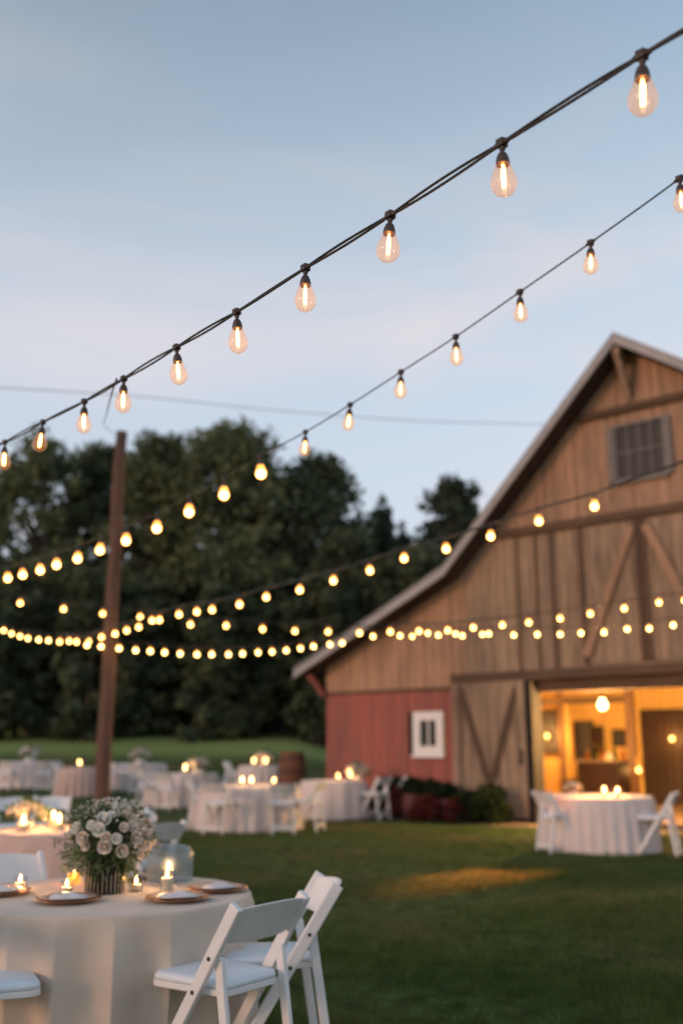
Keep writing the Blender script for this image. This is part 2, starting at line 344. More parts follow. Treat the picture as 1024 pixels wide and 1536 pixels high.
# ------------------------------------------------------------------ trees
def cards(P, size, flat=0.0):
    n = len(P); a = rng.normal(size=(n, 3)); a /= np.linalg.norm(a, axis=1)[:, None]
    b = rng.normal(size=(n, 3)); b -= a * (a * b).sum(1)[:, None]; b /= np.linalg.norm(b, axis=1)[:, None]
    s = (size * (.55 + .9 * rng.random(n)))[:, None]; a = a * s; b = b * s * .62
    V = np.stack([P - a * 1.0, P + b * .8, P + a * 1.0, P - b * .8], 1).reshape(-1, 3)
    return V, np.arange(len(V)).reshape(-1, 4)
def tree(x, y, h, w, kind, label, seed, crown0=.12, lm='leafA', nclump=46, dens=150, leaf=.26):
    global rng
    rng = np.random.default_rng(seed); rd = random.Random(seed)
    gz = ground_z(x, y); root = empty('broadleaf_tree' if kind == 'broad' else 'conifer_tree', (x, y, gz - .1), rd.random() * 6, label=label, cat='tree', group='trees along the far edge of the field')
    tr = MB(); lean = (rd.uniform(-.4,.4), rd.uniform(-.4,.4))
    tp = [Vector((lean[0]*k*k + .12*math.sin(5*k), lean[1]*k*k, h*.9*k)) for k in [i/9 for i in range(10)]]
    tr.tube(tp, [h*.02*(1-.85*i/9)*(1.4 if i == 0 else 1) for i in range(10)], 8)
    P = []
    if kind == 'broad':
        for i in range(nclump):
            k = crown0 + (1 - crown0) * ((i + .5) / nclump) ** .85
            prof = math.sin(math.pi * min(1, max(0.0, (k - crown0) / (1 - crown0) * .74 + .22))) ** .5
            rad = w / 2 * prof * rd.uniform(.8, 1.12); a = rd.random() * 6.283; rr = rad * math.sqrt(rd.random()) * .95
            c = Vector((math.cos(a) * rr, math.sin(a) * rr, h * k * .985))
            cs = w * rd.uniform(.07, .15); t = tp[min(9, int(k * 8))]
            if i % 2 == 0: tr.tube([t, (t + c) / 2 + Vector((0,0,-.3)), c], [h*.006, h*.004, h*.0015], 5)
            n = int(dens * (cs / (w * .14)) ** 2)
            d = rng.normal(size=(n, 3)); d /= np.linalg.norm(d, axis=1)[:, None]; r = cs * (.35 + 1.05 * rng.random(n) ** 1.1)[:, None]
            P.append(np.array(c) + d * r * np.array([1, 1, .8]))
    else:
        lev = 22
        for i in range(lev):
            k = crown0 + (1 - crown0) * i / lev; rad = w / 2 * (1 - k) ** .8 * rd.uniform(.75, 1.15) + .25
            for j in range(9):
                a = rd.random() * 6.283; t = Vector((0, 0, h * k)); e = Vector((math.cos(a) * rad, math.sin(a) * rad, h * k - rad * .25))
                if j % 3 == 0: tr.tube([t, e], [h*.004, h*.001], 4)
                n = int(10 + 34 * rad / (w / 2)); f = rng.random(n)[:, None]
                P.append(np.array(t) * (1 - f) + np.array(e) * f + rng.normal(size=(n, 3)) * np.array([.28, .28, .22]))
        P.append(np.array([0, 0, h]) + rng.normal(size=(30, 3)) * np.array([.12, .12, .4]))
    V, Q = cards(np.concatenate(P), leaf)
    tr.build('trunk', M['bark'], root, smooth=True)
    np_mesh('crown', V, Q, M[lm], root)
    return root
def top_h(px, py, Y):
    p = at(px, py, Y); return p.x, p.z - ground_z(p.x, Y)
TREES = [  # px of crown centre, py of top, depth, crown width px, kind, label, material
 (-25, 728, 56, 110, 'broad', 'dark round tree cut off by the left edge of the photo', 'leafB', 60),
 (75, 652, 54, 150, 'broad', 'airy green tree at the left with sky showing through its crown', 'leafA', 44),
 (155, 662, 58, 110, 'broad', 'narrow tree rising just left of the wooden pole', 'leafB', 60),
 (232, 648, 55, 130, 'broad', 'green tree with rounded top just right of the wooden pole', 'leafA', 70),
 (352, 632, 54, 165, 'broad', 'tallest and broadest tree of the tree line, rounded crown', 'leafA', 95),
 (472, 672, 56, 135, 'broad', 'broad dark tree right of the tallest one, before the dip', 'leafB', 75),
 (572, 742, 60, 90, 'conifer', 'small pointed conifer in the dip of the tree line', 'leafC', 0),
 (604, 782, 63, 70, 'conifer', 'smallest pointed conifer, seen low between two taller trees', 'leafC', 0),
 (682, 706, 58, 104, 'broad', 'dark tree standing alone behind the left roof of the barn', 'leafC', 60),
 (528, 800, 52, 130, 'broad', 'lower bushy tree in front of the pointed conifers', 'leafB', 50),
 (640, 815, 52, 150, 'broad', 'low dark tree right behind the lower barn roof', 'leafB', 55),
]
for i, (px, py, Y, wpx, kind, lab, lm, nc) in enumerate(TREES):
    x, h = top_h(px, py+12, Y); tree(x, Y, h, wpx / F * Y * 1.38, kind, lab, 100 + i, crown0=.10 if kind == 'broad' else .06, lm=lm, nclump=int(max(nc, 44)*1.5), dens=190, leaf=.235)
rng = np.random.default_rng(50)
# understorey bushes along the field edge
UND = [(-20, 905), (40, 870), (98, 900), (140, 860), (205, 880), (262, 850), (318, 875), (372, 860), (425, 885), (478, 860), (530, 880)]
UL = ['at the left edge of the field', 'left of the airy tree trunk', 'below the airy left tree', 'just left of the wooden pole', 'just right of the wooden pole', 'below the round topped tree',
      'left of the tallest tree trunk', 'right below the tallest tree', 'between the tallest tree and the dark tree', 'below the dark tree', 'beside the left corner of the barn']
for i, (px, py) in enumerate(UND):
    Y = 50 + (i % 3) * 1.6; x, h = top_h(px, py, Y)
    r = tree(x, Y, h, 105 / F * Y, 'broad', 'low dark bushy tree ' + UL[i], 300 + i, crown0=.03, lm='leafB', nclump=58, dens=170, leaf=.27)
rng = np.random.default_rng(51)
# far wood behind them, one mass
n = 26000; X = rng.uniform(-32, 14, n); top = 12.5 + 2.2*np.sin(X*.9) + 1.5*np.sin(X*2.3+1)
Zz = 1.5 + top * rng.random(n) ** .8; Yw = 64 + rng.random(n) * 5
Vw, Qw = cards(np.stack([X, Yw, Zz], 1), .55)
tr = MB()
for k in range(60): x = -32 + k*.78 + random.uniform(-.3,.3); tr.tube([(x, 63.5+random.random()*4, 1), (x+random.uniform(-.5,.5), 64+random.random()*4, 12)], [.2,.1], 5)
tv = np.array(tr.v); 
wood = np_mesh('far_wood', Vw, Qw, M['leafB']); tag(wood, 'dark mass of far woodland behind the tree line', 'woodland', kind='stuff')

# ------------------------------------------------------------------ barn
BO = Vector((3.78, 20.1, 0)); BRZ = math.atan2(-.653, .757)
BX = Vector((.757, -.653, 0)); BY = Vector((.653, .757, 0))
def to_barn(p): q = Vector(p) - BO; return Vector((q.dot(BX), q.dot(BY), q.z))
barn = empty('barn', BO, BRZ, label='large weathered wooden barn with steep roof, red lower wall and open lit doorway', cat='barn')
PK, BKX, EVX = 2.55, -1.62, -5.95
PKZ, BKZ, EVZ = 9.22, 5.08, 3.12
RBX, REX, RBZ, REZ = 8.7, 11.6, 4.98, 3.5
LW, RW = -5.44, 10.6
def roof_z(x):
    P = [(EVX, EVZ), (BKX, BKZ), (PK, PKZ), (RBX, RBZ), (REX, REZ)]
    for (a, za), (b, zb) in zip(P, P[1:]):
        if x <= b: return za + (zb - za) * (x - a) / (b - a)
    return REZ
def facade(name, material, x0, x1, zlo, zhi, w, holes=(), y=0.0, th=.03, parent=barn, follow=True, gap=.012):
    mb = MB(); rd = random.Random(int(x0*100)+int(zlo*37)+5); n = int(math.ceil((x1 - x0) / w - 1e-6))
    bks = [PK, BKX, RBX]
    for i in range(n):
        a = x0 + i * w; b = min(x1, a + w); cuts = sorted([a + gap/2, b - gap/2] + [k for k in bks if a < k < b]); yy = y + rd.uniform(0, .008)
        for c0, c1 in zip(cuts, cuts[1:]):
            spans = [(zlo, zhi)]
            for hx0, hx1, hz0, hz1 in holes:
                if c1 > hx0 + .005 and c0 < hx1 - .005:
                    ns = []
                    for s0, s1 in spans:
                        if hz0 > s0: ns.append((s0, min(s1, hz0)))
                        if hz1 < s1: ns.append((max(s0, hz1), s1))
                    spans = [q for q in ns if q[1] > q[0] + .01]
            for s0, s1 in spans:
                t0 = min(s1, roof_z(c0) - .08); t1 = min(s1, roof_z(c1) - .08)
                if max(t0, t1) <= s0 + .02: continue
                t0 = max(t0, s0 + .001); t1 = max(t1, s0 + .001)
                mb.add([(c0,yy-th,s0),(c1,yy-th,s0),(c1,yy,s0),(c0,yy,s0),(c0,yy-th,t0),(c1,yy-th,t1),(c1,yy,t1),(c0,yy,t0)],
                       [(0,3,2,1),(4,5,6,7),(0,1,5,4),(1,2,6,5),(2,3,7,6),(3,0,4,7)])
    return mb.build(name, material, parent)
OPZ = 2.74
WG = (2.12, 3.20, 6.47, 7.62)         # gable window
WW = (-2.88, -2.10, 1.27, 2.19)       # white window
facade('gable_boards', M['tan'], LW, RW, 7.93, 20, .24, y=0)
facade('upper_boards', M['tan'], LW, RW, 5.80, 7.93, .24, holes=[WG], y=-.004)
facade('wall_boards', M['tan'], LW, -1.45, 2.66, 5.80, .24, y=-.002)
facade('grey_boards', M['loft'], -1.45, RW, 2.86, 5.80, .2, y=-.006)
facade('red_boards', M['red'], LW, -1.74, 0.05, 2.66, .2, holes=[WW], y=-.001)
facade('right_boards', M['tan'], 4.56, RW, 0.05, 2.86, .24, y=-.001)
b = MB()      # dark sheathing behind the boards, with the openings left free
for x0, x1, z0, z1 in ((LW, -2.88, .03, 2.9), (-2.88, -2.10, .03, 1.27), (-2.88, -2.10, 2.19, 2.9), (-2.10, 0, .03, 2.9), (4.56, RW, .03, 2.9)): b.box(x0, x1, .02, .12, z0, z1)
for (x0, x1) in ((LW, BKX), (BKX, PK), (PK, RBX), (RBX, RW)):
    t0, t1 = roof_z(x0) - .1, roof_z(x1) - .1
    b.add([(x0,.02,2.9),(x1,.02,2.9),(x1,.12,2.9),(x0,.12,2.9),(x0,.02,t0),(x1,.02,t1),(x1,.12,t1),(x0,.12,t0)], [(0,3,2,1),(4,5,6,7),(0,1,5,4),(1,2,6,5),(2,3,7,6),(3,0,4,7)])
b.build('sheathing', M['backing'], barn)
# side and rear walls
b = MB(); b.box(LW, LW+.12, .13, 15, 0, 3.3); b.build('side_wall', M['tan'], barn)
b = MB(); b.box(RW-.12, RW, .13, 15, 0, 3.3); b.build('side_wall', M['tan'], barn)
b = MB()
for (x0, x1) in ((LW, BKX), (BKX, PK), (PK, RBX), (RBX, RW)):
    t0, t1 = roof_z(x0) - .1, roof_z(x1) - .1
    b.add([(x0,15.01,0),(x1,15.01,0),(x1,15.12,0),(x0,15.12,0),(x0,15.01,t0),(x1,15.01,t1),(x1,15.12,t1),(x0,15.12,t0)], [(0,3,2,1),(4,5,6,7),(0,1,5,4),(1,2,6,5),(2,3,7,6),(3,0,4,7)])
b.build('rear_wall', M['tan'], barn)
# roof slabs, eaves boards
OVF = -.62
prof = [(EVX, EVZ), (BKX, BKZ), (PK, PKZ), (RBX, RBZ), (REX, REZ)]
rf = MB(); fa = MB(); so = MB()
for (xa, za), (xb, zb) in zip(prof, prof[1:]):
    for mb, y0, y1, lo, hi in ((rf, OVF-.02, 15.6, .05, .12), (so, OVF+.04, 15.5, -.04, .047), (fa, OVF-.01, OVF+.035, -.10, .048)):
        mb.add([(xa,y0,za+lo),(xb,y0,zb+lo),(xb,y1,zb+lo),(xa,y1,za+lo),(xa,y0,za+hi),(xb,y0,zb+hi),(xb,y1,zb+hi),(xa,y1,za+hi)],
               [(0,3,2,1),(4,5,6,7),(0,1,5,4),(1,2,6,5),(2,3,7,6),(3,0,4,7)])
for (xa, za), (xb, zb) in zip(prof, prof[1:]):      # standing seams
    L_ = math.hypot(xb-xa, zb-za)
    for k in range(1, 34):
        y = OVF + .1 + k*.47; rf.bar((xa, y, za+.125), (xb, y, zb+.125), .03, .035, ref=(0,1,0))
roof = rf.build('roof', M['roof'], barn)
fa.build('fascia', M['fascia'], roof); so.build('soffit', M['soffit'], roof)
# brackets under the overhang
for (x, z, s) in ((PK, PKZ-.36, 1),):
    k = MB(); k.box(x-.07*s, x+.07*s, OVF+.05, -.04, z+.02, z+.2*s); k.bar((x, -.05, z-.75*s), (x, OVF+.12, z+.04), .12*s, .12*s, ref=(1,0,0)); k.build('bracket', M['door'], barn)
k = MB(); k.bar((EVX+.3, -.4, EVZ-.02), (LW, -.1, EVZ-.5), .1, .1, ref=(0,1,0)); k.build('eave_brace', M['red'], barn)
# horizontal beams on the facade
def beam(x0, x1, z, h, name='beam', d=.1):
    k = MB(); k.box(x0, x1, -.03-d, -.036, z-h/2, z+h/2); return k.build(name, M['trim'], barn, bevel=.01)
def xr(z, side):      # facade x where the roof reaches height z
    return (BKX + (z-BKZ)/(PKZ-BKZ)*(PK-BKX)) if side < 0 else (RBX - (z-RBZ)/(PKZ-RBZ)*(RBX-PK))
beam(xr(7.95,-1)+.16, xr(7.95,1)-.16, 7.93, .15); beam(xr(5.8,-1)+.16, xr(5.8,1)-.16, 5.80, .17); beam(-1.80, RW, 2.84, .19, 'door_track', .16)
beam(LW, -1.80, 2.66, .07, 'wall_batten', .03)
# loft doors: two leaves with an inverted V of braces
for sx in (-1, 1):
    leaf = MB(); cx = PK
    for i in range(6):
        a = cx + sx*(.02 + i*.21); c = cx + sx*(.02 + i*.21 + .2); leaf.box(min(a,c), max(a,c), -.062, -.038, 3.0, 5.68)
    lf = leaf.build('loft_door', M['loft'], barn)
    fr = MB(); e = cx + sx*1.24
    for xx in (cx + sx*.07, e): fr.box(xx-.055, xx+.055, -.09, -.064, 3.0, 5.68)
    fr.build('door_frame', M['trim'], lf)
    br = MB(); br.bar((cx+sx*.14, -.115, 5.55), (e-sx*.02, -.115, 3.15), .17, .045, ref=(1,0,0)); br.build('brace', M['tan'], lf)
for x in (-.15, .28):
    k = MB(); k.box(x-.03, x+.03, -.06, -.04, 2.95, 5.7); k.build('batten', M['trim'], barn)
k = MB(); k.box(.62, .69, -.075, -.04, 2.95, 5.7); k.build('batten', M['trim'], barn)
# gable window with dark shutters
def window(name, x0, x1, z0, z1, nxp, nzp, frame, fw, pane_m, shutters=False, bar=.03):
    f = MB(); y0, y1 = -.075, .0
    for q in ((x0-fw, x0, z0-fw, z1+fw), (x1, x1+fw, z0-fw, z1+fw), (x0, x1, z1, z1+fw), (x0, x1, z0-fw, z0)): f.box(q[0], q[1], y0, y1, q[2], q[3])
    w = f.build(name, frame, barn)
    g = MB(); g.box(x0, x1, -.02, -.012, z0, z1); g.build('pane', pane_m, w)
    m = MB()
    for i in range(1, nxp): x = x0 + (x1-x0)*i/nxp; m.box(x-bar/2, x+bar/2, -.055, -.022, z0, z1)
    for j in range(1, nzp):
        z = z0 + (z1-z0)*j/nzp
        for i in range(nxp): m.box(x0 + (x1-x0)*i/nxp + bar/2, x0 + (x1-x0)*(i+1)/nxp - bar/2, -.052, -.022, z-bar/2, z+bar/2)
    m.build('glazing_bars', frame, w)
    s = MB(); s.box(x0-fw-.03, x1+fw+.03, -.11, -.0755, z0-fw-.05, z0-fw); s.build('sill', frame, w)
    if shutters:
        for sx in (x0-fw-.13, x1+fw+.01):
            h = MB(); h.box(sx, sx+.12, -.10, -.05, z0-.03, z1+.04); h.build('shutter', frame, w)
window('gable_window', 2.20, 3.14, 6.52, 7.58, 4, 2, M['greyframe'], .05, M['pane'], True)
window('small_window', -2.70, -2.28, 1.46, 2.00, 2, 1, M['white'], .185, M['pane'], False, .035)
# sliding door leaves
def slide(x0, x1, nm):
    n = 8; w = (x1-x0)/n; d = MB()
    for i in range(n): d.box(x0+i*w+.006, x0+(i+1)*w-.006, -.20, -.17, .08, OPZ)
    dd = d.build(nm, M['door'], barn)
    f = MB()
    for q in ((x0, x0+.17, .08, OPZ), (x1-.17, x1, .08, OPZ)): f.box(q[0], q[1], -.235, -.203, q[2], q[3])
    f.box(x0+.17, x1-.17, -.235, -.203, .08, .26); f.build('door_frame', M['door'], dd)
    c = (x0+x1)/2
    for a, z in ((x0+.2, 2.62), (x1-.2, 2.62)):
        k = MB(); k.bar((a, -.218, z), (c + (.04 if a > c else -.04), -.218, .75), .13, .03, ref=(1,0,0)); k.build('brace', M['trim'], dd)
    h = MB(); h.box(x1-.14, x1-.09, -.28, -.237, 1.1, 1.4); h.build('handle', M['iron'], dd)
slide(-1.74, 0, 'sliding_door'); slide(4.6, 6.34, 'sliding_door')
# doorway posts + lintel
k = MB(); k.box(.003, .16, -.25, .14, .02, OPZ); k.build('door_post', M['dark_post'], barn); k = MB(); k.box(4.40, 4.56, -.10, .14, .02, OPZ); k.build('door_post', M['trim'], barn)  # left post darkened and brought forward to keep lamplight off the door edge
k = MB(); k.box(.16, 4.40, -.02, .125, 2.50, 2.90); k.build('lintel', M['trim'], barn)
k = MB(); k.box(LW+.02, RW-.02, -.10, -.05, 0, .12); 
# interior
IX0, IX1, IY = -3.9, 8.6, 6.4
k = MB(); k.box(LW+.13, RW-.13, .13, 15.0, -.02, .10); k.build('floor', M['floor'], barn)
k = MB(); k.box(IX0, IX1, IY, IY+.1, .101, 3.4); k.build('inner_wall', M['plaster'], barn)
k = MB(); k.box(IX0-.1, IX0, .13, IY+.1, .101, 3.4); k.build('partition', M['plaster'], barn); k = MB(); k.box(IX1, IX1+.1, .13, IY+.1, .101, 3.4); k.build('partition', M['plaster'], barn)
k = MB(); k.box(-.55, 1.9, IY-.16, IY-.01, .101, 2.35); k.build('dark_partition', M['darkwood'], barn)
for q in range(12):
    k = MB(); k.box(-.53+q*.2, -.36+q*.2, IY-.185, IY-.163, .12, 2.33); k.build('plank', M['darkwood'], barn)
k = MB(); k.box(IX0-.1, IX1+.1, .13, IY+.1, 3.401, 3.48); k.build('ceiling', M['tan'], barn)
for i in range(6):
    k = MB(); k.box(IX0, IX1, .8+i*1.0, .94+i*1.0, 3.16, 3.40); k.build('joist', M['door'], barn)
k = MB(); k.box(-.85, -.66, IY-.35, IY-.18, .101, 3.159); k.build('post', M['tan'], barn)
k = MB(); k.box(-2.75, -2.63, IY-.3, IY-.18, .101, 3.159); k.build('post', M['tan'], barn)
k = MB(); k.box(IX0, -.9, IY-.05, IY-.001, 2.55, 2.7); k.build('wall_rail', M['door'], barn)

def barn_thing(name, lx, ly, lz, **k):
    p = BO + BX*lx + BY*ly; return empty(name, (p.x, p.y, lz), BRZ, **k)
# pictures, door, bar, lamps inside
for (px, py, w, h, lab, m_) in ((822, 1098, .50, 1.05, 'tall dark framed board on the lit wall, leftmost, by the door edge', 'shutter'), (876, 1112, .46, .95, 'dark framed board below left of the hanging globe lamp', 'shutter'),
                       (896, 1110, .26, .62, 'narrow framed picture just right of the dark board', 'darkwood'), (928, 1107, .26, .34, 'small dark framed picture on the cream wall', 'shutter')):
    # find wall point: intersect view ray with inner wall plane
    u, yc, zc = ray(px, py); d = Vector((u, yc, zc)); o = Vector((0,0,CAM_H)); q = BO + BY*(IY-.06)
    t = (q - o).dot(BY) / d.dot(BY); p = to_barn(o + d*t)
    e = barn_thing('wall_picture', p.x, IY-.055, p.z, label=lab, cat='picture', group='framed boards on the inside wall')
    k = MB()
    for a in ((-w/2-.04, -w/2, -h/2-.04, h/2+.04), (w/2, w/2+.04, -h/2-.04, h/2+.04), (-w/2, w/2, h/2, h/2+.04), (-w/2, w/2, -h/2-.04, -h/2)): k.box(a[0], a[1], -.05, .0, a[2], a[3])
    k.build('frame', M['darkwood'], e)
    k = MB(); k.box(-w/2, w/2, -.03, -.015, -h/2, h/2); k.build('picture_panel', M[m_], e)
def lamp_light(parent, loc, energy, color=(1,.56,.2), radius=.06, name='lamp_light'):
    l = bpy.data.lights.new(name, 'POINT'); l.energy = energy; l.color = color; l.shadow_soft_size = radius
    o = bpy.data.objects.new(name, l); COL.objects.link(o); o.location = loc
    if parent: o.parent = parent
    return o
pp = to_barn(at(903, 1058, 19.6))
e = barn_thing('pendant_lamp', pp.x, pp.y, pp.z, label='lit round globe lamp hanging in the barn doorway', cat='lamp')
k = MB(); k.lathe([(0,-.092),(.048,-.08),(.08,-.044),(.092,0),(.08,.048),(.05,.08),(.045,.13)], 20); k.build('globe', M['pendant'], e, smooth=True)
k = MB(); k.lathe([(.06,.131),(.06,.17),(.03,.20),(.008,.205),(.008, 3.40-pp.z)], 12); k.build('lamp_cap', M['iron'], e)
lamp_light(e, (0,0,-.25), 560, radius=.12)
for i, (px, py, Y, lab) in enumerate(((820, 1104, 22.6, 'small lit wall lamp by the left edge of the barn doorway'), (1007, 1108, 19.5, 'small lit lamp on the dark partition at the right edge'), (957, 1155, 19.8, 'small lit lamp above the bar inside the barn'))):
    u, yc, zc = ray(px, py); d = Vector((u, yc, zc)); o = Vector((0,0,CAM_H)); q = BO + BY*(IY-.3 if i < 2 else IY-1.4); t = (q - o).dot(BY)/d.dot(BY); p = to_barn(o + d*t)
    e = barn_thing('wall_lamp' if i < 2 else 'table_lamp', p.x, p.y, p.z, label=lab, cat='lamp', group='small lit lamps inside the barn')
    k = MB(); k.lathe([(0,-.06),(.04,-.04),(.052,0),(.04,.04),(0,.06)], 14); k.build('shade', M['sconce'], e, smooth=True)
    k = MB()
    if i < 2: k.box(-.03,.03,.08,.14 if i == 1 else .29,-.08,.08); k.tube([(0,.12,-.02),(0,.05,-.11),(0,0,-.09)], .012, 6)
    else: k.lathe([(.07,-(p.z-1.15)+.0),(.07,-(p.z-1.15)+.03),(.012,-(p.z-1.15)+.05),(.012,-.09)], 12)
    k.build('bracket' if i < 2 else 'lamp_base', M['brass'], e)
    lamp_light(e, (0,-.2,0), 22 if i != 1 else 8, color=(1,.5,.14))
lb = to_barn(at(1010, 1150, 18))
p = barn_thing('bar_counter', .2, 4.2, .10, label='long wooden bar counter against the lit inside wall', cat='bar counter')
k = MB(); k.box(-1.3, -.3, -.3, .3, 0, 1.0); k.build('counter_body', M['darkwood'], p)
k = MB(); k.box(-1.36, -.24, -.37, .36, 1.002, 1.05); k.build('counter_top', M['door'], p, bevel=.008)
M['amber'] = glass('amber_bottle_glass', (.8,.35,.1), 1.5, opacity=.5, ocol=(.4,.16,.04)); M['greenb'] = glass('green_bottle_glass', (.3,.4,.2), 1.5, opacity=.6, ocol=(.05,.07,.02))
bl = ['squat amber bottle at the left end of the bar', 'tall dark bottle second from the left on the bar', 'amber bottle in the middle of the bar row', 'round white jar of the bar row', 'tall dark bottle right of the white jar', 'rightmost amber bottle on the bar']
for i in range(6):
    q = barn_thing('bottle' if i != 3 else 'jar', -.95+i*.17, 4.15+.08*(i%2), 1.15, label=bl[i], cat='bottle' if i != 3 else 'jar', group='bottles on the bar counter')
    h = (.2,.32,.26,.2,.34,.28)[i]; r = (.06,.04,.05,.09,.04,.05)[i]
    k = MB(); k.lathe([(r*.95,0),(r,.02),(r,h*.6),(r*.35,h*.78),(r*.3,h),(.0,h+.001)], 14); k.build('bottle_body' if i != 3 else 'jar_body', (M['amber'], M['greenb'], M['amber'], M['wax'], M['greenb'], M['amber'])[i], q, smooth=True)
    k = MB(); k.lathe([(r*.34,h*.97),(r*.34,h+.03),(0,h+.031)], 10); k.build('cap', M['brass'], q)
# added flood lamp inside the doorway, put in to throw the streak on the lawn
fl = barn_thing('added_flood_lamp', 3.2, .55, 2.38, label='added small flood lamp under the lintel of the barn doorway aimed at the lawn', cat='lamp')
k = MB(); k.box(-.09,.09,-.04,.10,-.07,.07); k.tube([(0,.05,.07),(0,.05,.78)], .015, 6); k.build('housing', M['iron'], fl)
k = MB(); k.box(-.08,.08,-.048,-.041,-.06,.06); k.build('lens', M['sconce'], fl)
sl = bpy.data.lights.new('spot', 'SPOT'); sl.energy = 9500; sl.color = (1,.24,.05); sl.spot_size = R(11.5); sl.spot_blend = .9; sl.shadow_soft_size = .05
so_ = bpy.data.objects.new('spot', sl); COL.objects.link(so_)
sp_ = BO + BX*3.2 + BY*.45 + Vector((0,0,2.38)); tgt = atz(772, 1304, 0)
so_.location = sp_; so_.rotation_euler = (tgt - sp_).to_track_quat('-Z', 'Y').to_euler()

# path in front of the barn
pm = mat('packed_earth', (.13,.085,.06), .95, var=.25, vscale=4, bump=.5, bscale=20)
path = MB(); pts = []
for i in range(30):
    s = -5.6 + i*.6; a = BO + BX*s + BY*(-.15 + 0); wob = .12*math.sin(i*1.3); b_ = BO + BX*s + BY*(-1.15 + wob); pts += [(a.x,a.y,.012),(b_.x,b_.y,.012)]
path.add(pts, [(2*i, 2*i+1, 2*i+3, 2*i+2) for i in range(29)]); tag(path.build('path', pm), kind='structure')

# shrubs and planters by the barn
def leafball(name, loc, r, h, label, seed, material='shrub', n=2600, leaf=.05, group=None):
    global rng
    rng = np.random.default_rng(seed); root = empty(name, loc, label=label, cat='shrub', group=group)
    P = []
    for i in range(26):
        d = rng.normal(size=3); d /= np.linalg.norm(d); d[2] = abs(d[2]); c = d*np.array([r*.62, r*.62, h*.62]) + np.array([0,0,h*.12]); rr = .36*r*(.7+.6*rng.random())
        q = rng.normal(size=(n//26, 3)); q /= np.linalg.norm(q, axis=1)[:, None]; P.append(c + q*rr*(.6+.5*rng.random((n//26,1))))
    P = np.concatenate(P); P[:, 2] = np.abs(P[:, 2]) + .02
    V, Q = cards(P, leaf); np_mesh('foliage', V, Q, M[material], root)
    k = MB()
    for i in range(7): a = i*.9; k.tube([(0,0,0),(math.cos(a)*r*.25, math.sin(a)*r*.25, h*.35),(math.cos(a)*r*.5, math.sin(a)*r*.5, h*.7)], [.02,.014,.006], 5)
    k.build('stem', M['bark'], root); return root
def bfront(px, dist):       # point on the ground dist metres in front of the facade, seen in column px
    u, yc, zc = ray(px, 1215); d = Vector((u, yc, 0)); q = BO - BY*dist; t = q.dot(BY)/d.dot(BY); p = d*t; return Vector((p.x, p.y, 0))
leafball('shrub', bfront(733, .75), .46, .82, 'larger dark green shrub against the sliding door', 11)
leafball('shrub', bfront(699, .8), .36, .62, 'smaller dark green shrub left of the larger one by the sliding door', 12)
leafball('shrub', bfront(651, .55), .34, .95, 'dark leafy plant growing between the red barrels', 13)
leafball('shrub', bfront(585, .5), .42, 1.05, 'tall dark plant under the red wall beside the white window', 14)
def barrel(loc, r, h, label, m_, plant=True, seed=1, group='red barrels by the red wall'):
    root = empty('barrel', loc, label=label, cat='barrel', group=group)
    k = MB(); pr = [(r*.8,0),(r*.92,h*.2),(r,h*.5),(r*.92,h*.8),(r*.82,h),(r*.74,h),(r*.74,h-.06),(0,h-.06)]; k.lathe(pr, 22); k.build('staves', M[m_], root)
    for z, rr in ((h*.12,.885),(h*.34,.975),(h*.66,.975),(h*.88,.885)):
        k = MB(); k.lathe([(r*rr+.012, z-.02),(r*rr+.012, z+.02),(r*rr-.02,z+.02),(r*rr-.02,z-.02)], 22); k.build('hoop', M['iron'], root)
    if plant: leafball('potted_plant', Vector(loc)+Vector((0,0,h-.06)), r*1.05, r*1.5, label.replace('barrel', 'plant growing in the barrel', 1), seed, n=900, leaf=.045, group='plants in the barrels')
M['redleaf'] = leaf_mat('reddish_foliage', (.10,.022,.02), (.17,.05,.04), .2, 3)
leafball('flowering_plant', bfront(640, .95), .34, .55, 'low reddish plant in front of the red barrels', 31, 'redleaf', group='reddish plants by the red wall')
leafball('flowering_plant', bfront(596, .7), .30, .75, 'taller reddish plant left of the barrel below the white window', 32, 'redleaf', group='reddish plants by the red wall')
leafball('flowering_plant', bfront(683, 1.0), .26, .5, 'reddish plant nearest the dark shrubs', 33, 'redleaf', group='reddish plants by the red wall')
barrel(bfront(620, .6), .28, .50, 'red barrel below the white window', 'redpaint', True, 21)
barrel(bfront(672, .6), .25, .42, 'shorter red barrel nearest the shrubs and sliding door', 'redpaint', True, 22)
p = gx(437, 24); barrel(p, .34, 1.3, 'brown wooden barrel standing alone between the tables left of the barn', 'barrel', False, 24, None)

# ------------------------------------------------------------------ pole
P0 = gx(152, 16.0); PT = at(182, 648, 16.0)
pole = empty('wooden_pole', (P0.x, P0.y, 0), label='tall brown wooden utility pole holding the string lights', cat='pole')
k = MB(); hh = PT.z
k.tube([(0,0,-.3)] + [((PT.x-P0.x)*i/12 + .012*math.sin(i*1.7), .01*math.cos(i*2.1), hh*i/12) for i in range(13)], [.125] + [.125-.03*i/12 for i in range(13)], 16)
k.build('pole_shaft', M['pole'], pole, smooth=True)
k = MB(); k.tube([(PT.x-P0.x,0,hh-.25),(PT.x-P0.x,-.16,hh-.25),(PT.x-P0.x,-.18,hh-.2)], .012, 6); k.build('hook', M['iron'], pole)

